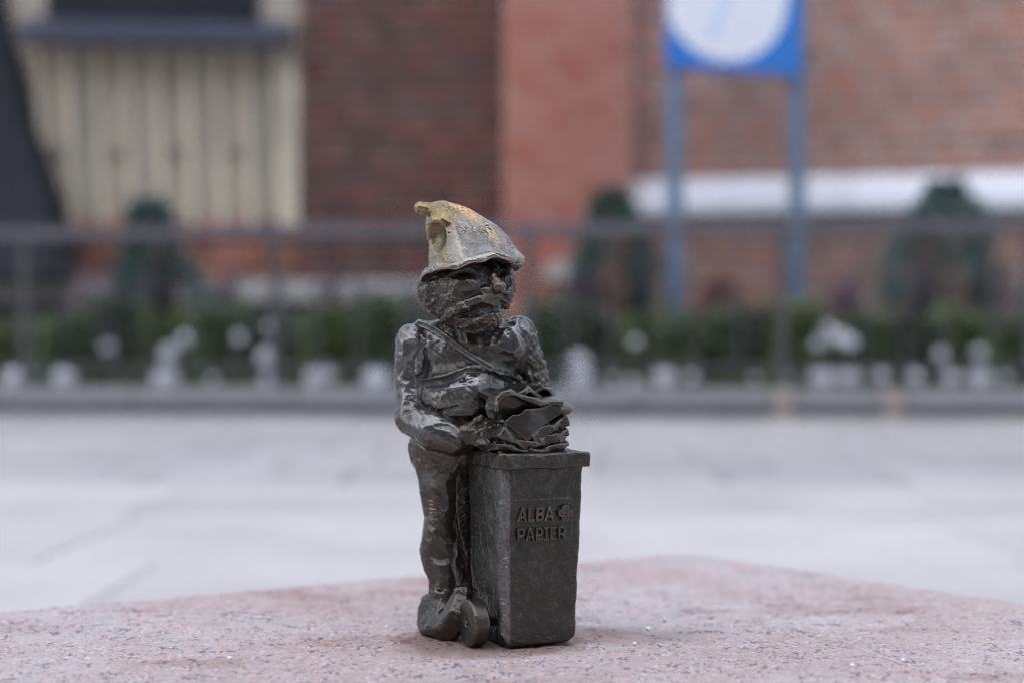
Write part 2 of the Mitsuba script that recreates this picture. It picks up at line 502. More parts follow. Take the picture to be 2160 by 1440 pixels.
def scrape(m, size, amp, direction, seed, where=None, thresh=0.62):
    """Fine tool scratches: grooves stretched along one direction."""
    v, f = np.array(m.vertices), np.array(m.faces)
    n = vnormals(v, f)
    d = np.asarray(direction, float)
    d /= np.linalg.norm(d)
    along = (v @ d)[:, None] * d
    p = (v - along) / size + along / (size * 7)
    warp = meshkit.noise(v / 14, seed + 5)[:, None] * 3
    g = meshkit.noise(p + warp, seed)
    h = -amp * np.clip((g - thresh) / (1 - thresh), 0, 1)
    if where is not None:
        h = h * where(v)
    m.vertices = v + n * h[:, None]


def pits(m, size, depth, thresh, seed):
    v, f = np.array(m.vertices), np.array(m.faces)
    n = vnormals(v, f)
    g = meshkit.noise(v / size, seed)
    m.vertices = v - n * (depth * np.clip((g - thresh) / 0.06, 0, 1))[:, None]


BRONZE = np.array([0.056, 0.047, 0.035])
RUBBED = np.array([0.105, 0.103, 0.098])
WARM = np.array([0.076, 0.056, 0.040])
VERD = np.array([0.060, 0.080, 0.078])
SOOT = np.array([0.016, 0.015, 0.014])
BRASS = np.array([0.33, 0.295, 0.24])


def cast(m, parent, name, base=BRONZE, polish=None, verd=0.5, label=None, seed=0, soot=1.0, edge=1.0, gloss=None, tints=None, washes=None):
    """Hands a sculpted mesh (millimetres) to the scene with its patina: verdigris and soot keep to the recesses, ridges are rubbed bright."""
    v, f = np.array(m.vertices), np.array(m.faces)
    n = vnormals(v, f)
    S = smoother(m)
    out = []
    sv = v
    for k in range(14):
        sv = S @ sv
        if k in (1, 5, 13):
            out.append(((sv - v) * n).sum(1))
    h = float(np.median(m.edges_unique_length))
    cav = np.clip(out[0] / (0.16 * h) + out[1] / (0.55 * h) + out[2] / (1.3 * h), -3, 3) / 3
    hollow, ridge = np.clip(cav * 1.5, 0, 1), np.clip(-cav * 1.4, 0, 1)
    blot = meshkit.fbm(v / 9.0, 4, seed + 20)
    fine = meshkit.noise(v / 1.3, seed + 31)
    col = base[None] * (0.72 + 0.6 * blot[:, None])
    warm = np.clip((meshkit.fbm(v / 15.0, 3, seed + 40) - 0.52) * 4, 0, 1)[:, None] * 0.55
    col = col * (1 - warm) + (col * (WARM / BRONZE)) * warm
    for w, c in (washes(v, n) if washes else ()):
        w = np.clip(w, 0, 1)[:, None]
        col = col * (1 - w) + np.array(c) * (0.72 + 0.6 * blot[:, None]) * w
    pol = np.zeros(len(v)) if polish is None else polish(v, n)
    tint = BRASS[None]
    if tints is not None:
        for w, c in tints(v, n):
            w = np.clip(w, 0, 1)[:, None]
            tint = tint * (1 - w) + np.array(c) * w
    col = col * (1 - pol[:, None]) + tint * (0.70 + 0.55 * blot[:, None]) * pol[:, None]
    e = (np.clip(ridge * edge, 0, 1) * (0.55 + 0.45 * fine))[:, None]
    col = col * (1 + 1.3 * e * (1 - 0.6 * pol[:, None]))
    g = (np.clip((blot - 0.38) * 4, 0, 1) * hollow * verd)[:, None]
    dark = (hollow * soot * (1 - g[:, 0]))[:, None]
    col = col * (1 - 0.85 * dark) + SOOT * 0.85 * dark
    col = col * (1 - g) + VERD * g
    dust = (np.clip((meshkit.noise(v / 1.1, seed + 51) - 0.80) * 9, 0, 1) * 0.35 * (1 - pol))[:, None]
    col = col * (1 - dust) + np.array([0.14, 0.145, 0.15]) * dust
    shine = 0 if gloss is None else gloss(v) * (1 - hollow)
    uv = np.stack([np.clip(0.35 + 0.45 * shine + 0.5 * ridge + 0.5 * pol - 0.3 * hollow, 0, 1), np.clip(0.15 - 0.12 * shine + 0.85 * hollow + 0.6 * dust[:, 0] - 0.6 * pol - 0.3 * ridge, 0, 1)], 1)
    w = v / 1000 + np.array([0, 1.0, TOP])
    return put(name, mikit.ply(trimesh.Trimesh(w, f, process=False), 'bronze', smooth=True, uv=uv, color=np.clip(col, 0.005, 0.9)), parent, label)


def surf(fn, px, py, y0=-10, y1=130):
    """The first point of the field that is met behind photograph point (px, py)."""
    ys = np.arange(y0, y1, 0.25)
    P = np.array([q(px, py, y) for y in ys], np.float32)
    d = fn(P)
    hit = np.nonzero(d < 0)[0]
    return P[hit[0]].astype(float) if len(hit) else P[np.argmin(d)].astype(float)


def on(fn, pts, inset=0.0):
    out = []
    for px, py in pts:
        p = surf(fn, px, py)
        p[1] += inset
        out.append(p)
    return out


gnome = thing('gnome_statue', 'small dark bronze gnome statue with a polished pointed hat, standing behind a wheeled paper bin', 'statue')

# ---- body
def body_base(P):
    d = ell(P, q(990, 748, 74), (38, 25, 30))
    d = smin(d, ell(P, q(978, 838, 71), (35, 33, 30)), 7)
    d = smin(d, ell(P, q(958, 935, 75), (31, 26, 27)), 8)
    d = smin(d, cone(P, q(890, 718, 74), q(1095, 708, 77), 14, 13), 8)
    d = smin(d, cone(P, q(985, 700, 72), q(985, 660, 68), 16, 14), 6)
    # thigh, boot
    d = smin(d, cone(P, q(926, 955, 70), q(931, 1068, 64), 20.8, 13.2), 6)
    d = smin(d, cone(P, q(1000, 955, 86), q(990, 1080, 90), 18, 11.5), 6)
    return d


def boots(P):
    d = chain(P, [q(931, 1085, 63), q(924, 1150, 62), q(936, 1240, 57), q(930, 1300, 50)], [11.6, 12.8, 10.6, 10.0])
    d = np.minimum(d, chain(P, [q(990, 1090, 90), q(984, 1150, 90), q(988, 1240, 88), q(990, 1300, 88)], [10.6, 12.0, 10.0, 9.5]))
    for (a, b, c, e) in (((914, 1314, 54), (946, 1320, 38), (966, 1292, 33), (974, 1258, 36)),):
        s = cone(P, q(*a), q(*b), 10.5, 10.2)
        s = smin(s, chain(P, [q(*b), q(*c), q(*e)], [9.5, 10.0, 7.6]), 2.5)
        s = smin(s, cone(P, q(903, 1306, 58), q(900, 1264, 60), 8.0, 5.0), 1.5)
        d = smin(d, s, 4)
    s = cone(P, q(985, 1297, 92), q(1022, 1300, 84), 10.5, 9.0)
    d = smin(d, s, 4)
    return smax(d, -(P[:, 2] - 0.2), 1.5)


def arm_r(P):
    return smin(chain(P, [q(876, 722, 70), q(866, 800, 67), q(868, 872, 62)], [13.6, 11.0, 11.2]),
                chain(P, [q(870, 884, 59), q(915, 906, 46), q(962, 926, 44), q(984, 930, 47)], [12.0, 13.8, 12.0, 9.5]), 4)


def arm_l(P):
    return smin(chain(P, [q(1090, 706, 79), q(1112, 748, 80), q(1130, 800, 82)], [12.5, 10.2, 9.6]),
                chain(P, [q(1132, 808, 82), q(1158, 880, 80), q(1170, 925, 78)], [9.6, 9.0, 8.0]), 4)


JACKET = [(893, 800), (940, 793), (985, 775), (1036, 774), (1072, 788), (1112, 818)]
STRAP = [(884, 682), (912, 692), (950, 718), (992, 750), (1036, 777)]


def build_body():
    base = body_base
    jacket = on(base, JACKET, 1.2)
    under = on(base, [(x, y + 9) for x, y in JACKET], 0.5)
    strap = on(base, STRAP, 1.8)
    strap2 = on(base, [(x + 12, y - 8) for x, y in STRAP[1:-1]], 1.4)
    line = on(base, [(1036, 780), (1034, 800), (1038, 832)], 0.6)
    folds = [on(base, [(900, 806), (930, 808), (960, 800)], 0.2), on(base, [(898, 816), (920, 820), (945, 812)], 0.2)]
    plate = surf(base, 1066, 728)
    low = on(base, [(925, 880), (960, 872), (1000, 868), (1030, 850)], 0.8)
    creases = [on(base, [(903, y), (925, y + 4), (948, y + 3), (964, y - 2)], -0.2) for y in (1052, 1060, 1068, 1076)]
    knee = on(base, [(890, 1040), (925, 1046), (962, 1036)], 1.6)
    collar = [on(base, [(1004, 700), (1010, 725), (1016, 755)], 0.9), on(base, [(1040, 705), (1030, 735), (1024, 760)], 0.9)]
    bellyline = on(base, [(905, 872), (930, 866), (965, 856)], 0.4)

    def fn(P):
        d = base(P)
        d = smin(d, ell(P, plate + [0, 3.2, -1], (15, 6.5, 15)), 2.5)
        d = smin(d, chain(P, jacket, [2.2, 2.6, 2.8, 3.0, 2.8, 2.4]), 3)
        d = smax(d, -chain(P, under, [1.6, 2.0, 1.6, 1.2, 2.0, 2.4]), 1.2)
        for fo in folds:
            d = smax(d, -chain(P, fo, 0.7), 0.6)
        d = smax(d, -chain(P, line, 0.8), 0.8)
        d = smax(d, -chain(P, bellyline, 0.8), 1.0)
        for c in collar:
            d = smin(d, chain(P, c, [1.6, 1.5, 1.0]), 1.2)
        d = smin(d, chain(P, low, [2, 2.6, 2.6, 2]), 2.5)
        d = smin(d, chain(P, knee, 2.6), 2.5)
        d = smin(d, arm_l(P), 5.0)
        ar = arm_r(P)
        d = smax(d, -(ar - 0.7), 1.0)
        d = smin(d, ar, 1.3)
        for c in creases:
            d = smax(d, -chain(P, c, 0.55), 0.6)
        return d

    return nets(fn, (-88, 16, 74), (50, 116, 226), 0.62)


m = build_body()
TR = lambda v: np.clip((v[:, 2] - 75) / 12, 0, 1)
scrape(m, 3.6, 1.0, (0.9, 0.1, -0.42), 5, thresh=0.56)
scrape(m, 2.6, 0.7, (0.5, 0.1, 0.8), 6, thresh=0.62)
CALM = lambda v: 1 - 0.65 * np.clip((172 - v[:, 2]) / 8, 0, 1) * np.clip((66 - v[:, 1]) / 6, 0, 1) * (v[:, 2] > 110)
facets(m, 15, 0.75, 3, limit=1.4, jitter=0.07, blend=0.2, where=CALM)
facets(m, 7.5, 0.3, 4, limit=0.4, jitter=0.06, blend=0.1)
soften(m, 4)
KNIT = lambda v: np.clip((v[:, 0] - 9) / 4, 0, 1) * np.clip((v[:, 2] - 125) / 10, 0, 1) * np.clip((216 - v[:, 2]) / 6, 0, 1) * np.clip((v[:, 1] - 60) / 8, 0, 1)
CRUST = lambda v: np.clip((meshkit.fbm(v / 13.0, 3, 66) - 0.54) * 6, 0, 1)
roughen(m, [(3.2, 1.0), (1.6, 0.4)], KNIT, 9)
roughen(m, [(1.8, 0.20), (0.9, 0.08)], CRUST, 12)
roughen(m, [(1.4, 0.06), (4, 0.10)], None, 2)
scrape(m, 1.1, 0.40, (0.6, 0.2, -0.8), 15, thresh=0.72, where=CRUST)
scrape(m, 0.9, 0.4, (1, 0.2, 0.3), 17, thresh=0.76)
pits(m, 2.1, 0.7, 0.92, 8)
BODY = m.copy()
RUB_HIGHLIGHTS = [((876, 702), 20), ((862, 770), 17), ((858, 830), 15), ((890, 880), 17), ((930, 892), 16), ((1072, 715), 17), ((1100, 690), 12), ((955, 820), 17), ((1000, 800), 12), ((925, 735), 10), ((905, 1010), 10), ((1065, 800), 9)]  # brighter bronze patches that stand for sky highlights on the figure
RUB_HIGHLIGHT_PTS = [(surf(lambda P: np.minimum(body_base(P), arm_r(P)), *c), rad) for c, rad in RUB_HIGHLIGHTS]


def rubbed(v):
    """Highlights painted into the colour as hand-polished patches: shoulders, sleeves, chest and belly."""
    rag = meshkit.fbm(v / 8.0, 4, 97) - 0.5
    w = sum(np.exp(-(((v - p) / rad) ** 2).sum(1) * 1.6) for p, rad in RUB_HIGHLIGHT_PTS)
    return np.clip(1.05 * w - 0.15 + 0.35 * rag, 0, 1) ** 1.2


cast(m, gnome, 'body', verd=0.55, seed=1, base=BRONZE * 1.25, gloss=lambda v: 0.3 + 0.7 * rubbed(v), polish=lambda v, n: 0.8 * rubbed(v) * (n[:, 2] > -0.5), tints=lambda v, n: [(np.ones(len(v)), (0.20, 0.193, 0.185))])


def build_strap():
    """A flat strap from the shoulder across the chest, laid on the finished body."""
    tri = cKDTree(np.array(BODY.vertices))
    dense_px = np.array([np.interp(np.linspace(0, 4, 17), range(5), c) for c in zip(*STRAP)]).T
    pts = []
    for px, py in dense_px:
        p = surf(body_base, px, py)
        near = BODY.vertices[tri.query(p, k=24)[1]]
        pts.append([p[0], near[:, 1].min() * 0.5 + p[1] * 0.5, p[2]])
    pts = np.array(pts)
    for _ in range(2):
        pts[1:-1] = 0.25 * pts[:-2] + 0.5 * pts[1:-1] + 0.25 * pts[2:]

    def fn(P):
        d = chain(P, list(pts + [0, 0.9, 0]), 2.7)
        e = chain(P, list(pts + [0, -1.9, 0]), 1.3)
        d = smax(d, -(e - 0.0), 0.6)
        return d

    lo_, hi_ = pts.min(0) - 6, pts.max(0) + 6
    return nets(fn, lo_, hi_, 0.5)


m = build_strap()
roughen(m, [(4, 0.35), (1.4, 0.15)], None, 55)
pits(m, 1.6, 0.4, 0.85, 56)
cast(m, gnome, 'strap', verd=0.8, seed=14, base=RUBBED * 0.9, label='narrow strap running from the shoulder across the chest')


def build_boots():
    f0 = boots
    flap = on(f0, [(898, 1102), (918, 1122), (938, 1142), (958, 1150)], 0.5)
    flap2 = on(f0, [(905, 1092), (925, 1105), (946, 1120)], 0.6)
    top = on(f0, [(902, 1096), (930, 1098), (962, 1092)], 0.5)
    ank = on(f0, [(905, 1238), (932, 1246), (962, 1238)], 0.2)

    def fn(P):
        d = f0(P)
        d = smin(d, chain(P, flap, [1.6, 2.2, 2.2, 1.2]), 1.5)
        d = smin(d, chain(P, flap2, 1.4), 1.5)
        d = smin(d, chain(P, top, 1.4), 1.5)
        return smax(d, -chain(P, ank, 0.9), 1.0)

    return nets(fn, (-75, 20, -1), (10, 112, 106), 0.62)


m = build_boots()
facets(m, 10, 0.8, 13, limit=1.2, jitter=0.10, blend=0.15, where=lambda v: np.clip(v[:, 2] / 4, 0, 1))
facets(m, 6, 0.4, 14, limit=0.4, jitter=0.10, blend=0.1, where=lambda v: np.clip(v[:, 2] / 4, 0, 1))
scrape(m, 1.1, 0.55, (1, 0.2, -0.8), 16, thresh=0.66)
roughen(m, [(1.4, 0.08), (4, 0.12)], None, 21)
pits(m, 2.0, 0.6, 0.9, 9)
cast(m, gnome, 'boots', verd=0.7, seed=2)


# ---- hand on the rim of the bin: palm, four fingers and a thumb
def build_hand():
    palm = (q(985, 915, 42), q(1004, 918, 40))
    tips = [[(1006, 897, 40), (1024, 890, 37), (1036, 902, 32)], [(1008, 908, 38), (1028, 904, 34), (1038, 918, 30)],
            [(1008, 920, 36), (1026, 919, 32), (1035, 932, 29)], [(1004, 932, 35), (1019, 934, 32), (1027, 944, 29)]]
    thumb = [q(992, 902, 40), q(1004, 888, 38), q(1016, 880, 36)]

    def fn(P):
        d = cone(P, *palm, 9.5, 8.0)
        for k, t in enumerate(tips):
            d = smin(d, chain(P, [q(*a) for a in t], [3.4 - 0.2 * k, 3.1 - 0.2 * k, 2.5 - 0.1 * k]), 0.9)
        return smin(d, chain(P, thumb, [3.6, 3.2, 2.4]), 1.2)

    return nets(fn, (-50, 14, 122), (4, 62, 164), 0.55)


m = build_hand()
facets(m, 3.6, 0.5, 23, limit=0.6)
roughen(m, [(1.3, 0.25), (3, 0.3)], None, 22)
cast(m, gnome, 'hand', verd=0.9, seed=3)


# ---- head
def head_base(P):
    d = ell(P, q(986, 606, 62), (28.5, 28, 30))
    d = smin(d, ell(P, q(1003, 663, 46), (19, 17, 14)), 5)          # beard
    d = smin(d, ell(P, q(966, 645, 56), (15, 17, 13)), 4)             # side beard
    d = smin(d, ell(P, q(910, 608, 64), (10, 17, 16)), 4)             # hair over the ear
    d = smin(d, ell(P, q(922, 632, 62), (9, 15, 11)), 4)
    d = smin(d, ell(P, q(1070, 600, 58), (5.5, 12, 16)), 3)
    return d


def build_head():
    f0 = head_base
    e1, e2 = surf(f0, 982, 596), surf(f0, 1064, 590)
    bridge, tip = surf(f0, 1030, 566), surf(f0, 1046, 606)
    tip = tip + np.array([2.0, -6.5, 0])
    w1, w2 = surf(f0, 1024, 612) + [0, -1.6, 0], surf(f0, 1064, 618) + [0, -2.2, 0]
    mous = on(f0, [(1038, 622), (1010, 632), (978, 646), (950, 662), (938, 674)], -1.8)
    mous2 = on(f0, [(1044, 622), (1062, 634), (1070, 648)], -1.6)
    mouth = on(f0, [(972, 666), (1008, 655), (1050, 648)], 1.2)
    global MOUTH
    MOUTH = np.array(mouth)
    cheek = surf(f0, 955, 630)

    def fn(P):
        d = f0(P)
        d = smax(d, -ell(P, e1 + [0, -4.0, 4.5], (13.0, 8.0, 7.5)), 3.0)
        d = smin(d, ell(P, e1 + [-0.5, 5.6, -2.0], (11.0, 8.0, 9.0)), 1.4)
        d = smax(d, -ell(P, e2 + [0, -2.0, 0], (6.5, 7, 8.0)), 2.0)
        d = smin(d, ell(P, e2 + [0, 6.2, 0], (5.5, 6, 5.5)), 1.2)
        d = smin(d, chain(P, [bridge + [0, 1.5, 0], (bridge + tip) / 2 + [0, -0.5, 0], tip], [3.4, 3.8, 5.0]), 3.5)
        d = smin(d, ell(P, w1, (4.4, 4.2, 3.4)), 2.6)
        d = smin(d, ell(P, w2, (3.8, 3.8, 3.2)), 2.6)
        d = smin(d, ell(P, cheek, (6, 4, 5)), 4)
        d = smax(d, -chain(P, mouth, [1.6, 3.2, 2.4]), 3.0)
        d = smin(d, chain(P, mous, [3.0, 4.0, 4.2, 3.8, 3.0]), 2.2)
        d = smin(d, chain(P, mous2, [2.6, 2.6, 2.0]), 1.6)
        return d

    return nets(fn, (-76, 12, 200), (10, 100, 262), 0.55), e1


m, e1 = build_head()
FACE = lambda v: np.clip(np.linalg.norm((v - e1 - [9, 0, -3]) / [1.75, 1.6, 1.0], axis=1) / 9 - 0.95, 0, 1)
HAIR = lambda v: np.clip((cKDTree(np.vstack([MOUTH, (MOUTH[:-1] + MOUTH[1:]) / 2])).query(v)[0] - 3) / 2.5, 0.3, 1) * FACE(v) * np.clip((252 - v[:, 2]) / 6, 0.3, 1)
facets(m, 5.0, 0.7, 33, limit=0.9, jitter=0.2, where=lambda v: 0.15 + 0.85 * FACE(v))
roughen(m, [(5, 0.9), (2.6, 0.65), (1.3, 0.30)], HAIR, 31)
scrape(m, 1.3, 0.9, (0.35, 0.1, -1), 35, where=HAIR, thresh=0.55)
roughen(m, [(1.3, 0.10)], None, 37)
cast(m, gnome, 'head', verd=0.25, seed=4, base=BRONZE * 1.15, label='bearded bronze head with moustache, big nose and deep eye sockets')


# ---- hat
def build_hat():
    c = q(992, 560, 60)                     # middle of the brim
    up = np.array([-0.19, 0.16, 1.0])
    up /= np.linalg.norm(up)
    ex = np.cross([0, 1.0, 0], up)
    ex /= np.linalg.norm(ex)
    ey = np.cross(up, ex)
    R = np.stack([ex, ey, up], 1)

    fore = surf(lambda P: chain(P, [q(938, 450, 62), q(950, 482, 62), q(990, 548, 61)], [9.0, 18.0, 33.5]), 918, 508)
    out = np.array([-0.68, -0.73, 0.0])                # the scoop is pressed in from the front left
    SR = np.stack([out, np.array([0.73, -0.68, 0.0]), np.array([0, 0, 1.0])], 1)
    scoop = q(920, 497, fore[1]) + out * (34 - 4.4)

    def fn(P):
        loc = (P - c.astype(np.float32)) @ R.astype(np.float32)
        crown = chain(P, [q(938, 450, 62), q(950, 482, 62), q(990, 548, 61)], [9.0, 18.0, 33.5])
        crown = smin(crown, cone(P, q(975, 470, 61), q(1040, 530, 60), 11, 16), 5)
        crown = smin(crown, cone(P, q(920, 447, 62), q(930, 460, 60), 6.8, 10), 3)
        # flat planes pressed into the wax
        def plane(P, a, n):
            n = np.array(n, float)
            n /= np.linalg.norm(n)
            return (P - a.astype(np.float32)) @ n.astype(np.float32)
        crown = smax(crown, plane(P, q(1010, 520, 38), (0.28, -0.80, 0.60)), 0.7)
        crown = smax(crown, plane(P, q(1058, 500, 52), (0.80, -0.28, 0.62)), 0.7)
        crown = smax(crown, plane(P, q(970, 434, 60), (0.32, 0.12, 0.95)), 1.0)
        crown = smax(crown, -ell(P, scoop, (34, 20, 22.0), SR), 0.9)
        rr = np.sqrt((loc[:, 0] / 37.8) ** 2 + (loc[:, 1] / 35.5) ** 2)
        ang = np.arctan2(loc[:, 1], loc[:, 0])
        sag = -14.0 * np.clip(rr - 0.55, 0, 1) ** 1.2 + 1.5 * np.sin(ang * 5 + 1) * rr + 0.6 * np.sin(ang * 11)
        brim = smax((rr - 1 - 0.02 * np.sin(ang * 7 + 0.6)) * 33, np.abs(loc[:, 2] - sag - 1.0) - 1.5 - 0.5 * np.sin(ang * 9) * np.sin(ang * 4 + 1), 1.5)
        crown = smax(crown, -(loc[:, 2] - sag + 0.4), 1.0)
        d = smin(crown, brim, 9.0)
        # hollow below
        d = smax(d, -ell(P, c - up * 9, (27, 26, 12), R), 2)
        # the tip, a small rolled nub pointing left
        tip = chain(P, [q(914, 443, 62), q(893, 440, 62), q(886, 438, 62)], [4.9, 4.3, 4.2])
        return smin(d, tip, 1.0)

    return nets(fn, (-76, 10, 230), (16, 106, 308), 0.58)


m = build_hat()
NUB = lambda v: np.clip((v[:, 0] + 52) / 3, 0.12, 1) + (v[:, 2] < 285)
facets(m, 13, 0.22, 43, limit=1.0, jitter=0.05, where=lambda v: np.clip(NUB(v), 0, 1))
facets(m, 6.0, 0.15, 44, limit=0.4, jitter=0.06, where=lambda v: np.clip(NUB(v), 0, 1))
RIM = lambda v: np.clip(1 - np.abs((v[:, 2] - 246 + 0.19 * (-v[:, 0] - 29)) / 5.5), 0, 1)
roughen(m, [(3.0, 0.8), (1.4, 0.4)], RIM, 45)
roughen(m, [(1.3, 0.07), (6, 0.25)], None, 46)
# casting flaws in clusters
CL = lambda v: np.clip((meshkit.noise(v / 9.0, 77) - 0.58) * 6, 0, 1)
roughen(m, [(1.5, 0.30)], CL, 48)
scrape(m, 1.0, 0.9, (0.7, 0.1, -0.5), 47, where=CL, thresh=0.62)
pits(m, 2.6, 1.2, 0.93, 49)
UPZ = 238


def hat_polish(v, n):
    base = np.clip((v[:, 2] - UPZ - 0.20 * (v[:, 0] + 30)) / 5.0, 0, 1)
    p = base * np.clip(0.62 + 0.8 * meshkit.fbm(v / 11, 3, 91) - 0.35, 0, 1)
    olive = np.exp(-(((v - q(915, 505, 36)) / [12, 16, 18]) ** 2).sum(1))
    return np.clip(p * (1 - 0.55 * olive) * (n[:, 2] > -0.75), 0, 1)


def hat_tints(v, n):
    rag = meshkit.fbm(v / 7.0, 4, 93) - 0.5
    left = np.clip((-41.5 - v[:, 0] + 0.25 * (v[:, 2] - 270)) / 5 + 4 * rag, 0, 1) * np.clip((v[:, 2] - 252) / 6, 0, 1)
    right = np.clip((v[:, 0] + 30 + 0.62 * (v[:, 2] - 285)) / 4 + 3 * rag, 0, 1) * np.clip((n[:, 0] - 0.35) * 4, 0, 1)
    rim = np.clip(1 - np.abs(v[:, 2] - 245 - 0.19 * (v[:, 0] + 29)) / 4, 0, 1) * np.clip(0.6 - n[:, 2], 0, 1) * 1.5
    line = np.stack([np.interp(np.linspace(0, 3, 25), range(4), c) for c in zip(q(948, 431, 58), q(985, 446, 54), q(1018, 462, 48), q(1050, 505, 42))], 1)
    crest = np.clip(1.25 - cKDTree(line).query(v)[0] / (4.6 + 5 * rag), 0, 1)
    spots = np.clip((meshkit.fbm(v / 5.0, 3, 95) - 0.56) * 8, 0, 1) * 0.5
    return [(spots, (0.24, 0.19, 0.11)), (left, (0.31, 0.225, 0.095)), (right, (0.24, 0.16, 0.09)), (crest, (0.78, 0.48, 0.21)), (rim, (0.28, 0.20, 0.10))]


cast(m, gnome, 'hat', polish=hat_polish, tints=hat_tints, verd=0.25, seed=5, label='pointed bronze hat rubbed to bright brass, its tip bent over to the left')

# ---- wheeled bin, in a frame of its own: a along the front, b to the back, z up
TH = math.radians(24.0)
ER, ED = np.array([math.cos(TH), math.sin(TH), 0]), np.array([-math.sin(TH), math.cos(TH), 0])
O = q(1060, 1371, 0)
O[2] = 0


def ab(P):
    d = P - O.astype(np.float32)
    return d @ ER.astype(np.float32), d @ ED.astype(np.float32), d[:, 2]


BH, RT = 119.0, 129.4
PLATE = dict(a0=8.0, a1=50.0, z0=72.0, z1=97.5)


def rbox(a, b, z, a0, a1, b0, b1, z0, z1, r):
    qx = np.abs(a - (a0 + a1) / 2) - (a1 - a0) / 2 + r
    qy = np.abs(b - (b0 + b1) / 2) - (b1 - b0) / 2 + r
    qz = np.abs(z - (z0 + z1) / 2) - (z1 - z0) / 2 + r
    return np.sqrt(np.clip(qx, 0, None) ** 2 + np.clip(qy, 0, None) ** 2 + np.clip(qz, 0, None) ** 2) + np.minimum(np.maximum(qx, np.maximum(qy, qz)), 0) - r


WB, WZ, WR, WA = 22.0, 15.8, 15.8, -11.0


def bin_body(P):
    a, b, z = ab(P)
    t = np.clip(z / BH, 0, 1)
    a1 = 54.3 + 6.0 * t
    b1 = 52.0 + 8.5 * t
    aa = a / a1 * 55
    bb = b / b1 * 60
    d = rbox(aa, bb, z, 0, 55, 0, 60, 0.3, BH + 3, 1.6)
    d = smax(d, -(a * 0.80 + b * 0.60 - 3.4), 0.4)                                  # bevelled front corner
    d = smax(d, (a - a1 + 2.5) * 0.8 + (-b + 1.0) * 0.6 - 1.0, 0.5)
    d = smax(d, (a - a1 + 7) * 0.60 - (z - 3.0) * 0.80 - 1.5, 1.0)                   # clipped lower right corner
    d = smax(d, -(z - 0.3) * 0.9 - (b - 4.5) * 0.45, 1.0)                            # foot of the front turns under
    # wheel arch cut into the left side
    arch = np.maximum(z - 2.0 - 1.45 * np.clip(b - 0.5, 0, None) - 0.012 * b * b, z - 31 - 0.05 * b)
    d = smax(d, -np.maximum(arch * 0.6, a - 5.5), 1.2)
    # thin raised border lines on the front
    fl = np.abs(b - 0.0)
    def bar(x0, x1, z0, z1):
        return np.maximum(np.maximum(x0 - a, a - x1), np.maximum(z0 - z, z - z1))
    lines = np.minimum(np.minimum(bar(7, 50, 97.6, 98.3), bar(49.6, 50.4, 72, 98.3)), bar(8, 50, 71.2, 71.9))
    lines = np.minimum(lines, bar(9, 46, 84.2, 84.9))
    d = np.minimum(d, np.maximum(lines, fl - 0.55))
    # the open mouth
    d = smax(d, -rbox(a, b, z, 4, 51, 4.5, 55, 112, 160, 2), 0.8)
    return d


def bin_rim(P):
    a, b, z = ab(P)
    d = rbox(a, b, z, -2.0, 64.0, -2.6, 62.5, BH, RT, 1.3)
    d = smax(d, -(a * 0.80 + b * 0.60 + 0.6), 0.5)
    return smax(d, -rbox(a, b, z, 4, 52, 4, 55, BH - 10, RT + 30, 2), 0.8)


bin_ = gnome + '__wheeled_bin'
lo = (-36, -6, -1)


def bin_wear(m, s, amount=1.0):   # dents, scratches and casting pits
    roughen(m, [(12, 0.40 * amount), (5, 0.22 * amount), (1.5, 0.12)], lambda v: np.clip(v[:, 2] / 3, 0.1, 1), s)
    facets(m, 10, 0.35, s + 1, limit=0.6, jitter=0.05)
    scrape(m, 1.1, 0.45, (1, 0.35, 0.22), s + 2, thresh=0.70)
    scrape(m, 1.0, 0.35, (0.25, 0, -1), s + 3, thresh=0.72)
    pits(m, 1.7, 0.5, 0.88, s + 4)


m = nets(bin_body, lo, (60, 90, 122), 0.62)
bin_wear(m, 60)


def bin_bevel(v, n):
    a, b, z = ab(v.astype(np.float32))
    w = np.clip(1.3 - np.abs(a * 0.80 + b * 0.60 - 3.2) / 1.4, 0, 1) * (np.abs(a * 0.60 - b * 0.80) < 3.6) * np.clip((117 - z) / 2, 0, 1)
    return 0.5 * w * np.clip(0.35 + 1.3 * meshkit.fbm(v / [6, 6, 14], 3, 63), 0, 1)


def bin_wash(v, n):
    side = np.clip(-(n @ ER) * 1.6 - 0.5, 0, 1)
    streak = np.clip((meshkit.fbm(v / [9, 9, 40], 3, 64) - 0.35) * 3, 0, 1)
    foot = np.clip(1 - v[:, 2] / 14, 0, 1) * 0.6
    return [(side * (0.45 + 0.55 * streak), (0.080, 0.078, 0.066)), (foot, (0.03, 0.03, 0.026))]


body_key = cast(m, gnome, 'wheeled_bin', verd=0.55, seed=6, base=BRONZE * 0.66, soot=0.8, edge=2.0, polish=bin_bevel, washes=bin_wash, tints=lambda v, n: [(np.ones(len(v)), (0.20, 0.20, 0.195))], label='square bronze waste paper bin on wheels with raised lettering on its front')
USED.add(bin_)
m = nets(bin_rim, (-34, -8, BH - 2), (62, 94, RT + 2), 0.58)
bin_wear(m, 70, 1.3)
roughen(m, [(7, 0.5)], None, 71)
cast(m, bin_, 'rim', verd=0.6, seed=7, base=BRONZE * 0.78)


# wheel beside the left side
def wheel(P):
    a, b, z = ab(P)
    a = a - WA
    rr = np.sqrt((b - WB) ** 2 + (z - WZ) ** 2)
    d = smax(rr - WR, np.abs(a) - 5.6, 2.0)
    d = smax(d, -smax(rr - 2.8, np.abs(a + 5.8) - 1.3, 0.4), 0.5)
    d = smin(d, smax(rr - 1.6, np.abs(a + 5.0) - 1.2, 0.3), 0.4)
    return np.minimum(d, smax(rr - 3.0, np.abs(a - 10) - 8, 1.0))


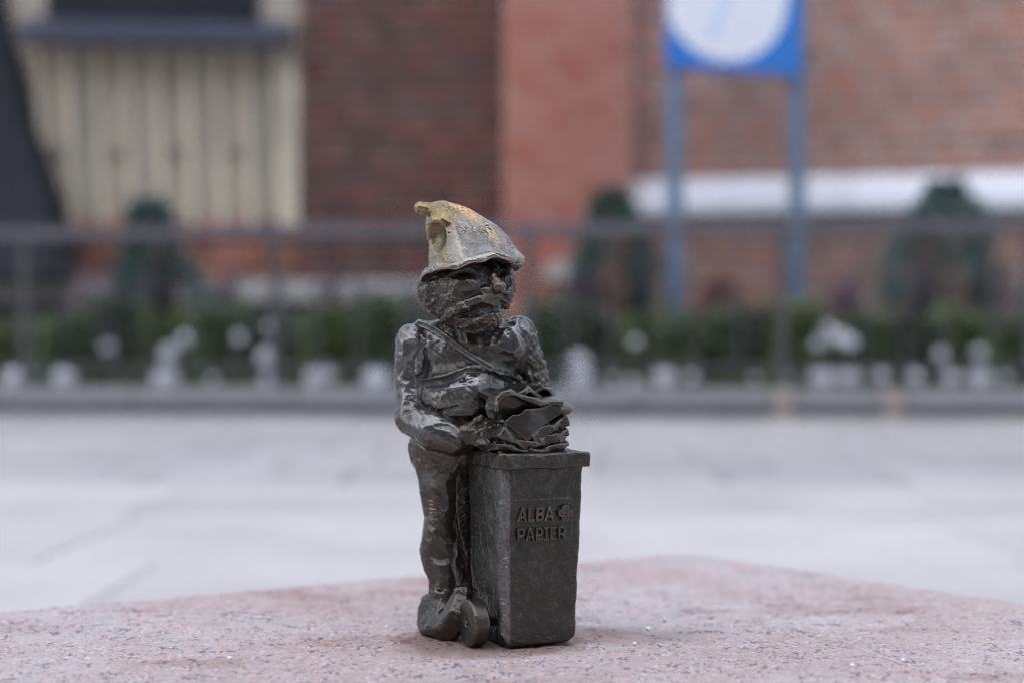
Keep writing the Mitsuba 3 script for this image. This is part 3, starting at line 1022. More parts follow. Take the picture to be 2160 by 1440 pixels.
m = nets(wheel, (-50, -10, -1), (12, 50, 34), 0.5)
roughen(m, [(5, 0.15), (1.6, 0.10)], lambda v: np.clip(v[:, 2] / 3, 0.1, 1), 80)
pits(m, 1.8, 0.5, 0.88, 82)
cast(m, bin_, 'wheel', verd=0.9, seed=8)
# the second wheel on the hidden right side
m2 = m.copy()
m2.vertices = m2.vertices + ER * 50
cast(m2, bin_, 'wheel', verd=0.9, seed=9)


# lid hanging open behind the bin
def lid(P):
    a, b, z = ab(P)
    half = 32.0 - 9.0 * np.clip((96 - z) / 42, 0, 1) ** 2.4
    d = smax(np.abs(b - 64.6 - 0.02 * (119 - z)) - 2.0, np.maximum(np.abs(a - 24.5) - half, np.maximum(z - 120.5, 53.5 - z)), 1.2)
    return smin(d, smax(np.abs(b - 63.0) - 2.8, np.maximum(np.abs(a - 26) - 22, np.abs(z - 121.0) - 3.0), 1), 1)


m = nets(lid, (-46, 38, 50), (42, 100, 126), 0.6)
roughen(m, [(4, 0.35), (1.7, 0.25)], None, 85)
scrape(m, 1.2, 0.8, (0.9, 0.3, 0.5), 86, thresh=0.55)
cast(m, bin_, 'lid', verd=0.7, seed=10, base=BRONZE * 0.9)


# raised lettering and emblem
def on_front(m2d, a, z, lift=0.0):
    """A flat mesh in the xy plane (mm, extruded along +z) set on the bin's front face."""
    v = np.array(m2d.vertices)
    w = O + np.outer(v[:, 0] + a, ER) + np.outer(-v[:, 2] - lift + 0.35, ED)
    w[:, 2] = v[:, 1] + z
    return trimesh.Trimesh(w, np.array(m2d.faces)[:, ::-1] if False else m2d.faces, process=False)


def dense(m, edge=0.9):
    v, f = trimesh.remesh.subdivide_to_size(m.vertices, m.faces, edge, max_iter=8)
    m = trimesh.Trimesh(v, f)
    m.merge_vertices()
    return m


def word(text, height, width, slant, bold=True):
    t = meshkit.text_mesh(text, 1.0, 0.13 if bold else 0.12, bold=bold)
    v = np.array(t.vertices)
    v[:, :2] -= v[:, :2].min(0)
    s = v[:, :2].max(0)
    v[:, 0] *= width / s[0]
    v[:, 1] *= height / s[1]
    v[:, 0] += slant * v[:, 1]
    v[:, 2] *= 1.7 / max(v[:, 2].max(), 1e-9)
    return trimesh.Trimesh(v, t.faces, process=False)


def letter_z(py, a):
    Y = 1000 + a * math.sin(TH)
    return (EYE - TOP) * 1000 + (HY - py) / F * Y


def letters(text, height, width, a, z, slant, s, bold=True):
    m = dense(on_front(word(text, height, width, slant, bold), a, z, 0.35), 0.7)
    roughen(m, [(3, 0.12), (1.3, 0.06)], None, s)
    return m


ma = letters('ALBA', 9.4, 27.0, 9.8, letter_z(1098, 25), 0.06, 90)
cast(ma, bin_, 'lettering', base=BRONZE * 1.35, verd=0.3, soot=0.7, seed=11, label='raised bronze letters reading ALBA')
mp = letters('PAPIER', 8.8, 35.0, 10.3, letter_z(1139, 25), 0.0, 92, False)
cast(mp, bin_, 'lettering', base=BRONZE * 1.35, verd=0.3, soot=0.7, seed=12, label='raised bronze letters reading PAPIER')
em = sg.Point(0, 7.0).buffer(2.7).union(sg.Point(-2.9, 4.8).buffer(2.2)).union(sg.Point(2.9, 4.8).buffer(2.2)).union(sg.Polygon([(-3.0, 5.5), (3.0, 5.5), (2.4, 0.4), (-2.4, 0.4)]))
for ang in (0, 60, 120):
    em = em.difference(sa.rotate(sg.box(-3.6, 3.75, 3.6, 4.1), ang, origin=(0, 3.9)).buffer(-0.02))
em = em.difference(sg.box(-0.4, 0, 0.4, 1.6))
me = trimesh.util.concatenate([trimesh.creation.extrude_polygon(g, 1.6, engine='earcut') for g in getattr(em, 'geoms', [em])])
me.vertices[:, :2] *= 1.12
me = dense(on_front(me, 45.2, letter_z(1097, 45), 1.3))
roughen(me, [(2.5, 0.15)], None, 94)
cast(me, bin_, 'emblem', base=BRONZE * 1.35, verd=0.3, soot=0.7, seed=13, label='raised round tree-like emblem after the letters')

# ---- waste paper in the bin: folded newspapers seen from their front edges
def sheet(line, thick, b0, b1, lean=0.0, face=None):
    """A folded paper: its front edge is a line of photograph points, swept to the back of the bin."""
    pts = []
    for (px, py) in line:
        p = q(px, py, 18)
        d = p - O
        pts.append((d @ ER, p[2]))

    def fn(P):
        a, b, z = ab(P)
        z = z - lean * (b - b0) - 0.9 * np.sin(b * 0.16 + a * 0.12)
        out = None
        th = thick * (1 + 0.25 * np.sin(a * 0.31 + b * 0.11 + line[0][1]))
        for (x0, z0), (x1, z1) in zip(pts[:-1], pts[1:]):
            ux, uz = x1 - x0, z1 - z0
            L = math.hypot(ux, uz)
            t = ((a - x0) * ux + (z - z0) * uz) / L
            nn = np.abs((a - x0) * uz - (z - z0) * ux) / L
            s = np.maximum(nn - th, np.maximum(-t - 1.0, t - L - 1.0))
            out = s if out is None else smin(out, s, 0.8)
        wob = 1.4 * np.sin(a * 0.35 + z * 0.2)
        return smax(out, np.maximum(b0 + wob - b, b - b1), 1.8)
    return fn


SHEETS = [
    ([(1034, 942), (1070, 947), (1112, 952)], 2.2, 4.0, 52, 0.0),
    ([(1042, 911), (1072, 926), (1108, 941)], 3.6, 4.5, 52, 0.0),
    ([(1046, 887), (1074, 905), (1106, 929)], 1.5, 7.0, 52, 0.02),
    ([(1112, 950), (1160, 945), (1209, 938)], 2.3, 3.6, 52, 0.0),
    ([(1110, 938), (1160, 925), (1210, 914)], 3.0, 4.2, 52, 0.0),
    ([(1120, 921), (1162, 903), (1208, 889)], 3.3, 4.6, 52, 0.02),
]
paper = gnome + '__paper_bundle'
first = True
for i, (line, th, b0, b1, lean) in enumerate(SHEETS):
    m = nets(sheet(line, th, b0, b1, lean), (-60, 0, 120), (52, 90, 162), 0.62)
    facets(m, 8, 0.3, 100 + i, limit=0.6, jitter=0.08, blend=0.1)
    roughen(m, [(5, 0.35), (1.5, 0.10)], None, 110 + i)
    soften(m, 5)
    scrape(m, 1.0, 0.5, (1, 0.3, 0.1), 120 + i, thresh=0.68)
    cast(m, paper, 'folded_paper', verd=0.5, seed=20 + i, base=BRONZE * 0.85)


def flat_page(outline, depth, thick):
    poly = np.array([((q(x, y, 16) - O) @ ER, q(x, y, 16)[2]) for x, y in outline])

    def fn(P):
        a, b, z = ab(P)
        bb = b - depth(a, z)
        d = None
        ins = np.zeros(len(a), bool)
        for (x0, z0), (x1, z1) in zip(poly, np.roll(poly, -1, 0)):
            ux, uz = x1 - x0, z1 - z0
            t = np.clip(((a - x0) * ux + (z - z0) * uz) / (ux * ux + uz * uz), 0, 1)
            s = np.sqrt((a - x0 - t * ux) ** 2 + (z - z0 - t * uz) ** 2)
            d = s if d is None else np.minimum(d, s)
            ins ^= ((z0 > z) != (z1 > z)) & (a < (x1 - x0) * (z - z0) / (z1 - z0 + 1e-9) + x0)
        return smax(np.where(ins, -d, d), np.abs(bb) - thick, 0.8)
    return fn


ZP = letter_z(928, 20)
# the broad dark page that hangs forward over the folds, overhanging a little at its top
page = flat_page([(1052, 888), (1076, 872), (1090, 873), (1106, 861), (1150, 858), (1180, 850), (1196, 850), (1201, 872), (1152, 900), (1108, 932)],
                 lambda a, z: 7.0 + 0.05 * np.clip(z - ZP, 0, 40) + 0.9 * np.sin(a * 0.20 + 0.5), 1.3)


def curl(P):
    """The uppermost newspaper, rolled forward along its upper edge, so that its dark inner face looks at the viewer."""
    back = flat_page([(1028, 862), (1036, 846), (1050, 834), (1064, 829), (1096, 838), (1140, 847), (1196, 851), (1198, 866), (1150, 866), (1106, 872), (1066, 892), (1044, 884)],
                     lambda a, z: 17.0 - 0.35 * (z - letter_z(880, 10)) + 0.9 * np.sin(a * 0.25), 1.4)(P)
    l1 = sheet([(1030, 866), (1031, 854), (1038, 842), (1050, 833), (1065, 828), (1096, 837), (1140, 847), (1196, 851)], 1.9, 5.5, 22, 0.10)(P)
    l3 = chain(P, [q(1030, 858, 16), q(1036, 872, 17), q(1052, 884, 18)], [2.6, 3.0, 2.2])
    top = sheet([(1044, 840), (1066, 833), (1096, 842), (1140, 852), (1192, 856)], 2.6, 14, 50, 0.05)(P)
    return smin(smin(back, smin(l1, top, 1.5), 1.2), l3, 1.5)


def crumple(P):
    d = sheet([(1102, 834), (1130, 820), (1148, 834), (1168, 846), (1192, 850)], 1.8, 18, 46, 0.10)(P)
    d = np.minimum(d, sheet([(1152, 838), (1172, 822), (1192, 826), (1200, 842)], 1.8, 22, 50, 0.06)(P))
    d = np.minimum(d, ell(P, q(1044, 832, 44), (5.0, 6, 4.5)))
    return smin(d, ell(P, q(1150, 862, 44), (20, 18, 7)), 2)


for i, (fn, nm) in enumerate(((page, 'front_page'), (curl, 'rolled_newspaper'), (crumple, 'crumpled_paper'))):
    m = nets(fn, (-60, -2, 126), (56, 96, 184), 0.62)
    roughen(m, [(7, 0.45), (3, 0.12), (1.3, 0.05)], None, 140 + i)
    soften(m, 4)
    scrape(m, 1.0, 0.25, (1, 0.3, -0.3), 150 + i, thresh=0.72)
    cast(m, paper, nm, verd=0.45, seed=30 + i, base=BRONZE * (0.75 if i == 0 else 0.95))

# the mass of paper below, filling the mouth of the bin
m = nets(lambda P: rbox(*ab(P), 3.5, 50.5, 6.8, 54, 113, 150, 3), (-30, 6, 110), (48, 80, 153), 0.8)
facets(m, 7, 0.8, 160, limit=1.5, jitter=0.3)
roughen(m, [(4, 0.8), (2, 0.4)], None, 161)
cast(m, paper, 'pressed_paper', verd=0.6, seed=40, base=BRONZE * 0.8)

# ------------------------------------------------------------------ kerb and flower bed
YAW = -5.8
YF = 9.62                                  # the fence line crosses the middle of the picture here
SL = math.tan(math.radians(YAW))


def fl(x, off=0.0):
    return YF + SL * x + off


def along(m):
    """Moves a mesh built along the x axis, front at y = 0, to the fence line."""
    m = yawed(m, YAW)
    m.apply_translation((0, YF, 0))
    return m


kerb = thing('stone_kerb', 'long dark grey granite kerb edging the flower bed below the railing', 'kerb')
xs = -4.6
rk = random.Random(5)
tan_spans = [(wx(1632, 9.45) , wx(1680, 9.45)), (wx(1868, 9.38), wx(1912, 9.38))]
cuts = []
while xs < 4.6:
    w = rk.uniform(0.85, 1.15)
    e = xs + w
    for (t0, t1) in tan_spans:
        if xs < t0 < e:
            e = t0
        if xs < t1 and e > t0 and xs >= t0 - 1e-6:
            e = t1
    cuts.append((xs, e))
    xs = e
for (x0, x1) in cuts:
    tan = any(abs(x0 - t0) < 1e-6 for t0, _ in tan_spans)
    put('block', mikit.ply(along(chamfered(x0, x1 - 0.008, 0.0, 0.30, 0.07, 0.185, 0.012)), 'kerb_tan' if tan else 'kerb_granite'), kerb, 'tan patched kerb block' if tan else None)
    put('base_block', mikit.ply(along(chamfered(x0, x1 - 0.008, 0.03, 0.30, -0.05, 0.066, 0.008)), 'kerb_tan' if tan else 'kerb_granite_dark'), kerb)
bed = box(-5.2, 5.2, 0.28, 2.6, -0.02, 0.15)
bed = trimesh.Trimesh(*trimesh.remesh.subdivide_to_size(bed.vertices, bed.faces, 0.25))
bed.vertices[:, 2] += np.where(bed.vertices[:, 2] > 0.1, 0.05 * meshkit.noise(bed.vertices * 3, 4), 0)
put('flower_bed', mikit.ply(along(bed), 'soil'), kind='structure')

# ------------------------------------------------------------------ railing
rail = thing('iron_railing', 'dark iron railing with one flat top rail running along the flower bed', 'railing')
put('top_rail', mikit.ply(along(chamfered(-5, 5, 0.07, 0.15, 1.155, 1.228, 0.008)), 'rail_iron'), rail)
put('lower_rail', mikit.ply(along(chamfered(-5, 5, 0.095, 0.125, 0.30, 0.335, 0.004)), 'bar_iron'), rail)
PX = [42, 575, 1112, 1650, 2180]
px_x = [wx(p, fl(wx(p, YF)) + 0.1) for p in PX]
for x in px_x:
    put('post', mikit.ply(along(chamfered(x - 0.03, x + 0.03, 0.08, 0.14, 0.17, 1.1555, 0.006)), 'bar_iron'), rail)
for xa, xb in zip(px_x[:-1], px_x[1:]):
    for k in range(1, 6):
        x = xa + (xb - xa) * k / 6
        put('bar', mikit.ply(along(trimesh.creation.cylinder(0.009, 0.82, sections=8, transform=trimesh.transformations.translation_matrix((x, 0.11, 0.74)))), 'bar_iron'), rail)

# ------------------------------------------------------------------ brick building
YW = 11.9
bld = thing('brick_building', 'old brick building behind the flower bed, with a red pier, white ledge and boarded panel', 'building')


def wallframe(x_at, yaw):
    """Wall local frame: x along the wall, y = 0 its face (the lens on the -y side), z up."""
    def f(m):
        m = yawed(m, yaw)
        m.apply_translation((x_at, 0, 0))
        return m
    return f


def lay_bricks(x0, x1, z0, z1, seed):
    """Monk bond: (x, width, z) of every brick."""
    r = random.Random(seed)
    out, row, z = [], 0, z0
    while z < z1:
        x = x0 - (0.0, 0.2, 0.1)[row % 3]
        k = row % 2
        while x < x1:
            w = 0.27 if k % 2 == 0 else 0.13
            a, b = max(x, x0), min(x + w, x1)
            if b - a > 0.03:
                out.append((a, b - 0.022, z, r.random(), r.uniform(-0.006, 0.004)))
            x += w
            k += 1
        z += 0.1
        row += 1
    return out


unit = box(-0.5, 0.5, -0.5, 0.5, -0.5, 0.5)
shapes = {}


def brick_shape(mat):
    if mat not in shapes:
        shapes[mat] = mikit.ply(unit, mat)
    return shapes[mat]


bricks = []           # (distance, parent key, matrix, material)


def wall(parent_name, x0, x1, zones, yaw, at, mat, mats, core_label=None):
    """A wall face with courses of separate bricks over a mortar core."""
    R = trimesh.transformations.rotation_matrix(math.radians(yaw), [0, 0, 1])
    R[:3, 3] = at
    zmin, zmax = min(z[0] for z in zones), max(z[1] for z in zones)
    core = box(x0, x1, 0.004, 0.45, zmin - 0.02, zmax)
    core.apply_transform(R)
    key = put(parent_name, mikit.ply(core, mat), bld, core_label)
    for zn, (z0, z1) in enumerate(zones):
        for (a, b, z, t, dy) in lay_bricks(x0, x1, z0, z1, 17 + zn):
            M = R @ trimesh.transformations.translation_matrix(((a + b) / 2, 0.045 + dy, z + 0.044)) @ np.diag([b - a, 0.10, 0.076, 1])
            bricks.append((float(np.linalg.norm(M[:3, 3] - [0, 0, 1.2])), key, M, mats[min(int(t * 5), 4)]))
    return key


XB0, XB1 = wx(1062, 11.6), wx(1332, 11.6)       # the pier
XP0, XP1 = wx(48, 11.9), wx(632, 11.9)          # the boarded panel
dark = [f'dark_brick_{i}' for i in range(5)]
pale = [f'pale_brick_{i}' for i in range(5)]
wall('wall', XP1, XB0 + 0.1, [(1.0, 3.6)], 0, (0, YW, 0), 'mortar_dark', dark, 'dark brick wall between boarded panel and red pier')
wall('wall', XP0 - 1.6, XP1 - 0.001, [(0.98, 1.40)], 0, (0, YW, 0), 'mortar_dark', [pale[2], pale[0], dark[2], pale[2], dark[0]])
ZL0, ZL1 = 1.44, 1.76
RW = 11.0
at_r = (XB1 - 0.05, YW - 0.05, 0)
wall('wall', 0.0, 4.4, [(0.2, ZL0 - 0.05), (ZL1, 3.6)], -RW, at_r, 'mortar_pale', pale, 'pale weathered brick wall right of the red pier')
bricks.sort(key=lambda t: t[0])
rest = {}
for n, (d, key, M, mat) in enumerate(bricks):
    if n < 300:
        put('brick', {**brick_shape(mat), 'to_world': T(M.tolist())}, key)
    else:
        u = unit.copy()
        u.apply_transform(M)
        rest.setdefault(key, []).append((u, mat))
for key, items in rest.items():
    v, f, c, at0 = [], [], [], 0
    rr = np.random.default_rng(5)
    for u, mat in items:
        tone = np.array((DARK_BRICK if mat[0] == 'd' else PALE_BRICK)[int(mat[-1])]) * rr.uniform(0.8, 1.2)
        v.append(u.vertices); f.append(u.faces + at0); c.append(np.tile(tone, (len(u.vertices), 1))); at0 += len(u.vertices)
    put('brickwork', mikit.ply(trimesh.Trimesh(np.vstack(v), np.vstack(f), process=False), 'painted_vertices', color=np.vstack(c)), key, kind='stuff')

# white sloping ledge on the right-hand wall
prof = sg.Polygon([(0.10, ZL1), (-0.015, ZL1 - 0.01), (-0.17, ZL0 + 0.11), (-0.17, ZL0 + 0.03), (-0.13, ZL0), (0.10, ZL0)])
lx = -0.02
while lx < 4.3:
    w = 0.86
    m = trimesh.creation.extrude_polygon(prof, w - 0.006, engine='earcut')       # profile in (y, z), length along x
    v = np.array(m.vertices)
    m = trimesh.Trimesh(np.stack([v[:, 2] + lx, v[:, 0], v[:, 1]], 1), m.faces)
    m.fix_normals()
    m = yawed(m, -RW)
    m.apply_translation(at_r)
    put('ledge_stone', mikit.ply(m, 'white_stone'), bld)
    lx += w

# pier, with a stone foot
pier = [(XB0, YW - 0.30), (XB1, YW - 0.30), (XB1 + 0.02, YW + 0.3), (XB0 + 0.04, YW + 0.3)]
m = trimesh.creation.extrude_polygon(sg.Polygon(pier).buffer(-0.012).buffer(0.012, quad_segs=3), 3.7, engine='earcut')
v = np.array(m.vertices)
m = trimesh.Trimesh(v, m.faces)
rough('mortar_pier', (0.60, 0.40, 0.34), 0.9)
pb, pc = [], []
for (a, b, z, t, dy) in lay_bricks(XB0 + 0.012, XB1 - 0.004, 0.75, 3.6, 40):
    pb.append(box(a, b, YW - 0.310 + 0.3 * dy, YW - 0.28, z, z + 0.080))
    tone = np.array([(0.47, 0.165, 0.115), (0.52, 0.23, 0.18), (0.50, 0.20, 0.15)][int(t * 3)]) * (0.9 + 0.2 * meshkit.fbm(np.array([[a * 1.3, 3, z * 0.7]]), 3, 2)[0])
    pc.append(np.tile(tone, (8, 1)))
pk = put('pier', mikit.ply(m, 'mortar_pier', smooth=20), bld, 'orange-red brick pier between the dark and the pale brick wall')
put('brickwork', mikit.ply(trimesh.util.concatenate(pb), 'painted_vertices', color=np.vstack(pc)), pk, kind='stuff')
put('foot_stone', mikit.ply(chamfered(XB0 + 0.32, XB1 - 0.36, YW - 0.37, YW - 0.29, 0.95, 1.09, 0.01), 'cream_stone'), pk)
put('foot', mikit.ply(chamfered(XB0 - 0.01, XB1 + 0.05, YW - 0.36, YW - 0.28, 0.1, 0.72, 0.02), 'pier_render'), pk)

# plinth left: a pale coping over a grey base
x = XP0 - 1.7
rp = random.Random(8)
while x < XB0:
    w = rp.uniform(0.7, 1.0)
    x1 = min(x + w, XB0 - 0.002)
    if x1 - x < 0.1:
        break
    put('coping_stone', mikit.ply(chamfered(x, x1 - 0.008, YW - 0.16, YW + 0.05, 0.79, 0.965, 0.015), 'cream_stone'), bld)
    x = x1
put('plinth', mikit.ply(box(XP0 - 1.7, XB0 - 0.004, YW - 0.08, YW + 0.05, 0.0, 0.788), 'grey_stone'), bld)

# boarded panel under a dark metal canopy: boards, battens, bolts
panel = put('board_panel', mikit.ply(box(XP0 - 0.35, XP1 - 0.004, YW + 0.062, YW + 0.12, 1.395, 3.4), 'cream_board_grey'), bld, 'cream boarded panel with vertical battens under the dark canopy')
pitch = (wx(147, YW) - wx(85, YW))
zb0, zb1 = 1.40, 2.80
tilt = math.radians(2.0)
shear = np.eye(4)
shear[0, 2] = -math.tan(tilt)
for k in range(-1, 9):
    xc = wx(85 + 63.0 * k, YW) - 0.004
    for nm, x0, x1, y0, y1, mat in (('board', xc + 0.028, xc + pitch - 0.028, YW + 0.035, YW + 0.06, ('cream_board', 'cream_board_grey')[k % 2]),
                                    ('batten', xc - 0.03, xc + 0.03, YW - 0.015, YW + 0.06, 'cream_batten')):
        m = chamfered(x0, x1, y0, y1, zb0, zb1, 0.004)
        m.apply_translation((0, 0, -2.2))
        m.apply_transform(shear)
        m.apply_translation((0, 0, 2.2))
        bk = put(nm, mikit.ply(m, mat), panel)
    if k % 2 == 0 and 0 <= k <= 8:
        bx = xc + pitch / 2 + 0.02
        put('bolt', mikit.ply(trimesh.creation.cylinder(0.035, 0.03, sections=12, transform=trimesh.transformations.translation_matrix((bx, YW + 0.008, 1.97)) @ trimesh.transformations.rotation_matrix(math.pi / 2, [1, 0, 0])), 'bar_iron'), panel)
put('board_frame', mikit.ply(chamfered(XP1 - 0.12, XP1 - 0.006, YW - 0.02, YW + 0.06, 1.40, 2.62, 0.006), 'cream_batten'), panel)
# upper plaster beside the canopy
put('plaster', mikit.ply(box(XP0 - 0.7, XP1 - 0.004, YW + 0.03, YW + 0.061, 2.81, 3.6), 'cream_board_grey'), bld)
cp = sg.Polygon([(0.03, 3.05), (-0.30, 2.90), (-0.32, 2.90), (-0.32, 2.79), (-0.29, 2.79), (-0.29, 2.84), (0.03, 2.84)])
m = trimesh.creation.extrude_polygon(cp, wx(615, YW) - wx(62, YW), engine='earcut')
v = np.array(m.vertices)
m = trimesh.Trimesh(np.stack([v[:, 2] + wx(62, YW), v[:, 0] + YW, v[:, 1] - 0.035 * (v[:, 2] / 2)], 1), m.faces)
m.fix_normals()
put('canopy', mikit.ply(m, 'canopy_metal', smooth=20), bld, 'dark blue-grey metal canopy over the boarded panel')
put('shutter', mikit.ply(box(wx(100, YW), wx(545, YW), YW - 0.04, YW + 0.029, 3.0, 3.6), 'dark_slate'), bld, 'dark shutter above the canopy')
# flared dark slate-hung buttress at the left edge
zz = np.linspace(0.97, 3.3, 24)
edge = [(580, 152), (500, 128), (430, 106), (330, 70), (240, 42), (150, 18), (60, -8), (-100, -40)]
rows = []
for z in zz:
    py = HY - (z - EYE) * F / 11.5
    rows.append(np.interp(py, [e[0] for e in edge][::-1], [e[1] for e in edge][::-1]))
pts = []
for z, px in zip(zz, rows):
    xr = wx(px, 11.5)
    dpt = 0.16 + 0.55 * np.clip((3.3 - z) / 2.4, 0, 1) ** 2
    pts.append([(xr - 1.6, YW + 0.05, z), (xr - 1.6, YW - dpt, z), (xr - 0.06, YW - dpt, z), (xr, YW - dpt + 0.06, z), (xr, YW + 0.05, z)])
pts = np.array(pts)
nr, nc = pts.shape[:2]
idx = np.arange(nr * nc).reshape(nr, nc)
qd = np.stack([idx[:-1, :-1], idx[:-1, 1:], idx[1:, 1:], idx[1:, :-1]], -1).reshape(-1, 4)
f = np.vstack([qd[:, [0, 1, 2]], qd[:, [0, 2, 3]]])
caps = [(int(idx[0, 0]), int(idx[0, k + 1]), int(idx[0, k])) for k in range(1, nc - 1)] + [(int(idx[-1, 0]), int(idx[-1, k]), int(idx[-1, k + 1])) for k in range(1, nc - 1)]
m = trimesh.Trimesh(pts.reshape(-1, 3), np.vstack([f, caps]))
m.fix_normals()
put('buttress', mikit.ply(m, 'dark_slate', smooth=25), bld, 'dark flared slate-hung buttress at the left edge')

# ------------------------------------------------------------------ information sign
YS = 10.75
sign = thing('information_sign', 'blue board with a white disc on two slim blue-grey posts, behind the railing', 'sign')
SY = 20.0
sx = wx(1550, YS)


def onsign(m):
    m = yawed(m, SY)
    m.apply_translation((sx, YS, 0))
    return m


hw = 0.53
zb = wz(151, YS)
put('board', mikit.ply(onsign(chamfered(-hw, hw, -0.02, 0.02, zb, zb + 1.05, 0.004)), 'sign_blue'), sign)
disc = sg.Point(0, 0).buffer(0.50, quad_segs=32)
disc = sa.translate(disc, -0.085, zb + 0.565)
m = trimesh.creation.extrude_polygon(disc.intersection(sg.box(-hw, zb, hw, zb + 1.05)), 0.004, engine='earcut')
v = np.array(m.vertices)
m = trimesh.Trimesh(np.stack([v[:, 0], -0.0205 - v[:, 2], v[:, 1]], 1), m.faces)
m.fix_normals()
put('white_disc', mikit.ply(onsign(m), 'sign_white'), sign)
st = sa.rotate(sg.box(-0.035, 0.12, 0.035, 0.62), -24, origin=(0, 0.2))
st = sa.translate(st, -0.17, zb + 0.03 + 0.06)
m = trimesh.creation.extrude_polygon(st.intersection(disc), 0.003, engine='earcut')
v = np.array(m.vertices)
m = trimesh.Trimesh(np.stack([v[:, 0], -0.0248 - v[:, 2], v[:, 1]], 1), m.faces)
m.fix_normals()
put('pale_stripe', mikit.ply(onsign(m), 'sign_pale_blue'), sign)
for px in (1424, 1682):
    k, c, sn, yy = (px - 1080) / F, math.cos(math.radians(SY)), math.sin(math.radians(SY)), 0.085
    x = (k * (YS + yy * c) - sx + yy * sn) / (c - k * sn)
    put('post', mikit.ply(onsign(trimesh.creation.cylinder(0.062, 3.3, sections=20, transform=trimesh.transformations.translation_matrix((x, 0.085, 1.7)))), 'post_blue', smooth=40), sign)
    put('clamp', mikit.ply(onsign(chamfered(x - 0.09, x + 0.09, 0.018, 0.10, zb + 0.10, zb + 0.15, 0.004)), 'rail_iron'), sign)

# ------------------------------------------------------------------ planting
RP = np.random.default_rng(21)


def leaves(centres, dirs, length, width, tone, var=0.25, rng=RP, face=None):
    """Pointed folded leaves (four triangles each) from centres along dirs."""
    n = len(centres)
    d = dirs / np.maximum(np.linalg.norm(dirs, axis=1, keepdims=True), 1e-9)
    s = np.cross(d, rng.normal(0, 1, (n, 3)) if face is None else face)
    s /= np.maximum(np.linalg.norm(s, axis=1, keepdims=True), 1e-9)
    u = np.cross(s, d)
    L, W = (np.asarray(length) * rng.uniform(0.7, 1.3, n))[:, None], (np.asarray(width) * rng.uniform(0.7, 1.3, n))[:, None]
    base, tip, mid = centres, centres + d * L - u * L * 0.15, centres + d * L * 0.5
    v = np.stack([base, mid + s * W * 0.5 + u * W * 0.12, tip, mid - s * W * 0.5 + u * W * 0.12, mid], 1).reshape(-1, 3)
    f = (np.array([[0, 1, 4], [1, 2, 4], [2, 3, 4], [3, 0, 4]])[None] + 5 * np.arange(n)[:, None, None]).reshape(-1, 3)
    c = np.asarray(tone)[None] * (1 + var * rng.normal(0, 1, (n, 1)))
    return trimesh.Trimesh(v, f, process=False), np.repeat(np.clip(c, 0.004, 0.95), 5, 0)


def grown(name, shapes, parent):
    v, f, c, at0 = [], [], [], 0
    for m, col in shapes:
        v.append(m.vertices); f.append(m.faces + at0); c.append(col); at0 += len(m.vertices)
    return put(name, mikit.ply(trimesh.Trimesh(np.vstack(v), np.vstack(f), process=False), 'leaf_vertices', color=np.vstack(c)), parent)


def conifer(px, py_top, Y, base_z, rad, lab, tone):
    k = thing('conifer', lab, 'shrub', 'conifers in the flower bed')
    x, top = wx(px, Y), wz(py_top, Y)
    H = top - base_z
    put('trunk', mikit.ply(tube([(x, Y, base_z - 0.1), (x + 0.01, Y, base_z + H * 0.5), (x, Y, top - 0.05)], [0.035, 0.022, 0.006], 7), 'bark'), k)
    n = 3000
    t = RP.random(n) ** 0.8
    ang = RP.random(n) * 2 * np.pi
    # branches in whorls with gaps between
    lump = 0.30 + 1.35 * meshkit.noise(np.stack([np.cos(ang) * 1.6 + px, np.sin(ang) * 1.6, t * 5], 1), 5) ** 1.2
    R = rad * (0.06 + (1 - t) ** 0.8) * lump * (0.35 + 0.65 * RP.random(n) ** 0.5)
    c = np.stack([x + R * np.cos(ang), Y + R * np.sin(ang), base_z + 0.04 + t * (H - 0.10)], 1)
    d = np.stack([np.cos(ang), np.sin(ang), 0.5 + RP.normal(0, 0.4, n)], 1)
    grown('foliage', [leaves(c, d, 0.10, 0.026, tone, face=np.stack([np.cos(ang) * 0.8, np.sin(ang) * 0.8 - 0.3, 0.8 + 0 * ang], 1) + RP.normal(0, 0.18, (n, 3)))], k)


conifer(318, 412, 11.0, 0.2, 0.62, 'dark blue-green conifer in front of the boarded panel', (0.125, 0.205, 0.18))
conifer(1292, 390, 10.75, 0.2, 0.52, 'dark green conifer beside the red pier, left of the blue sign', (0.13, 0.20, 0.165))
conifer(1995, 372, 10.6, 0.2, 0.68, 'large dark blue-green conifer in front of the white ledge, right of the blue sign', (0.135, 0.215, 0.195))


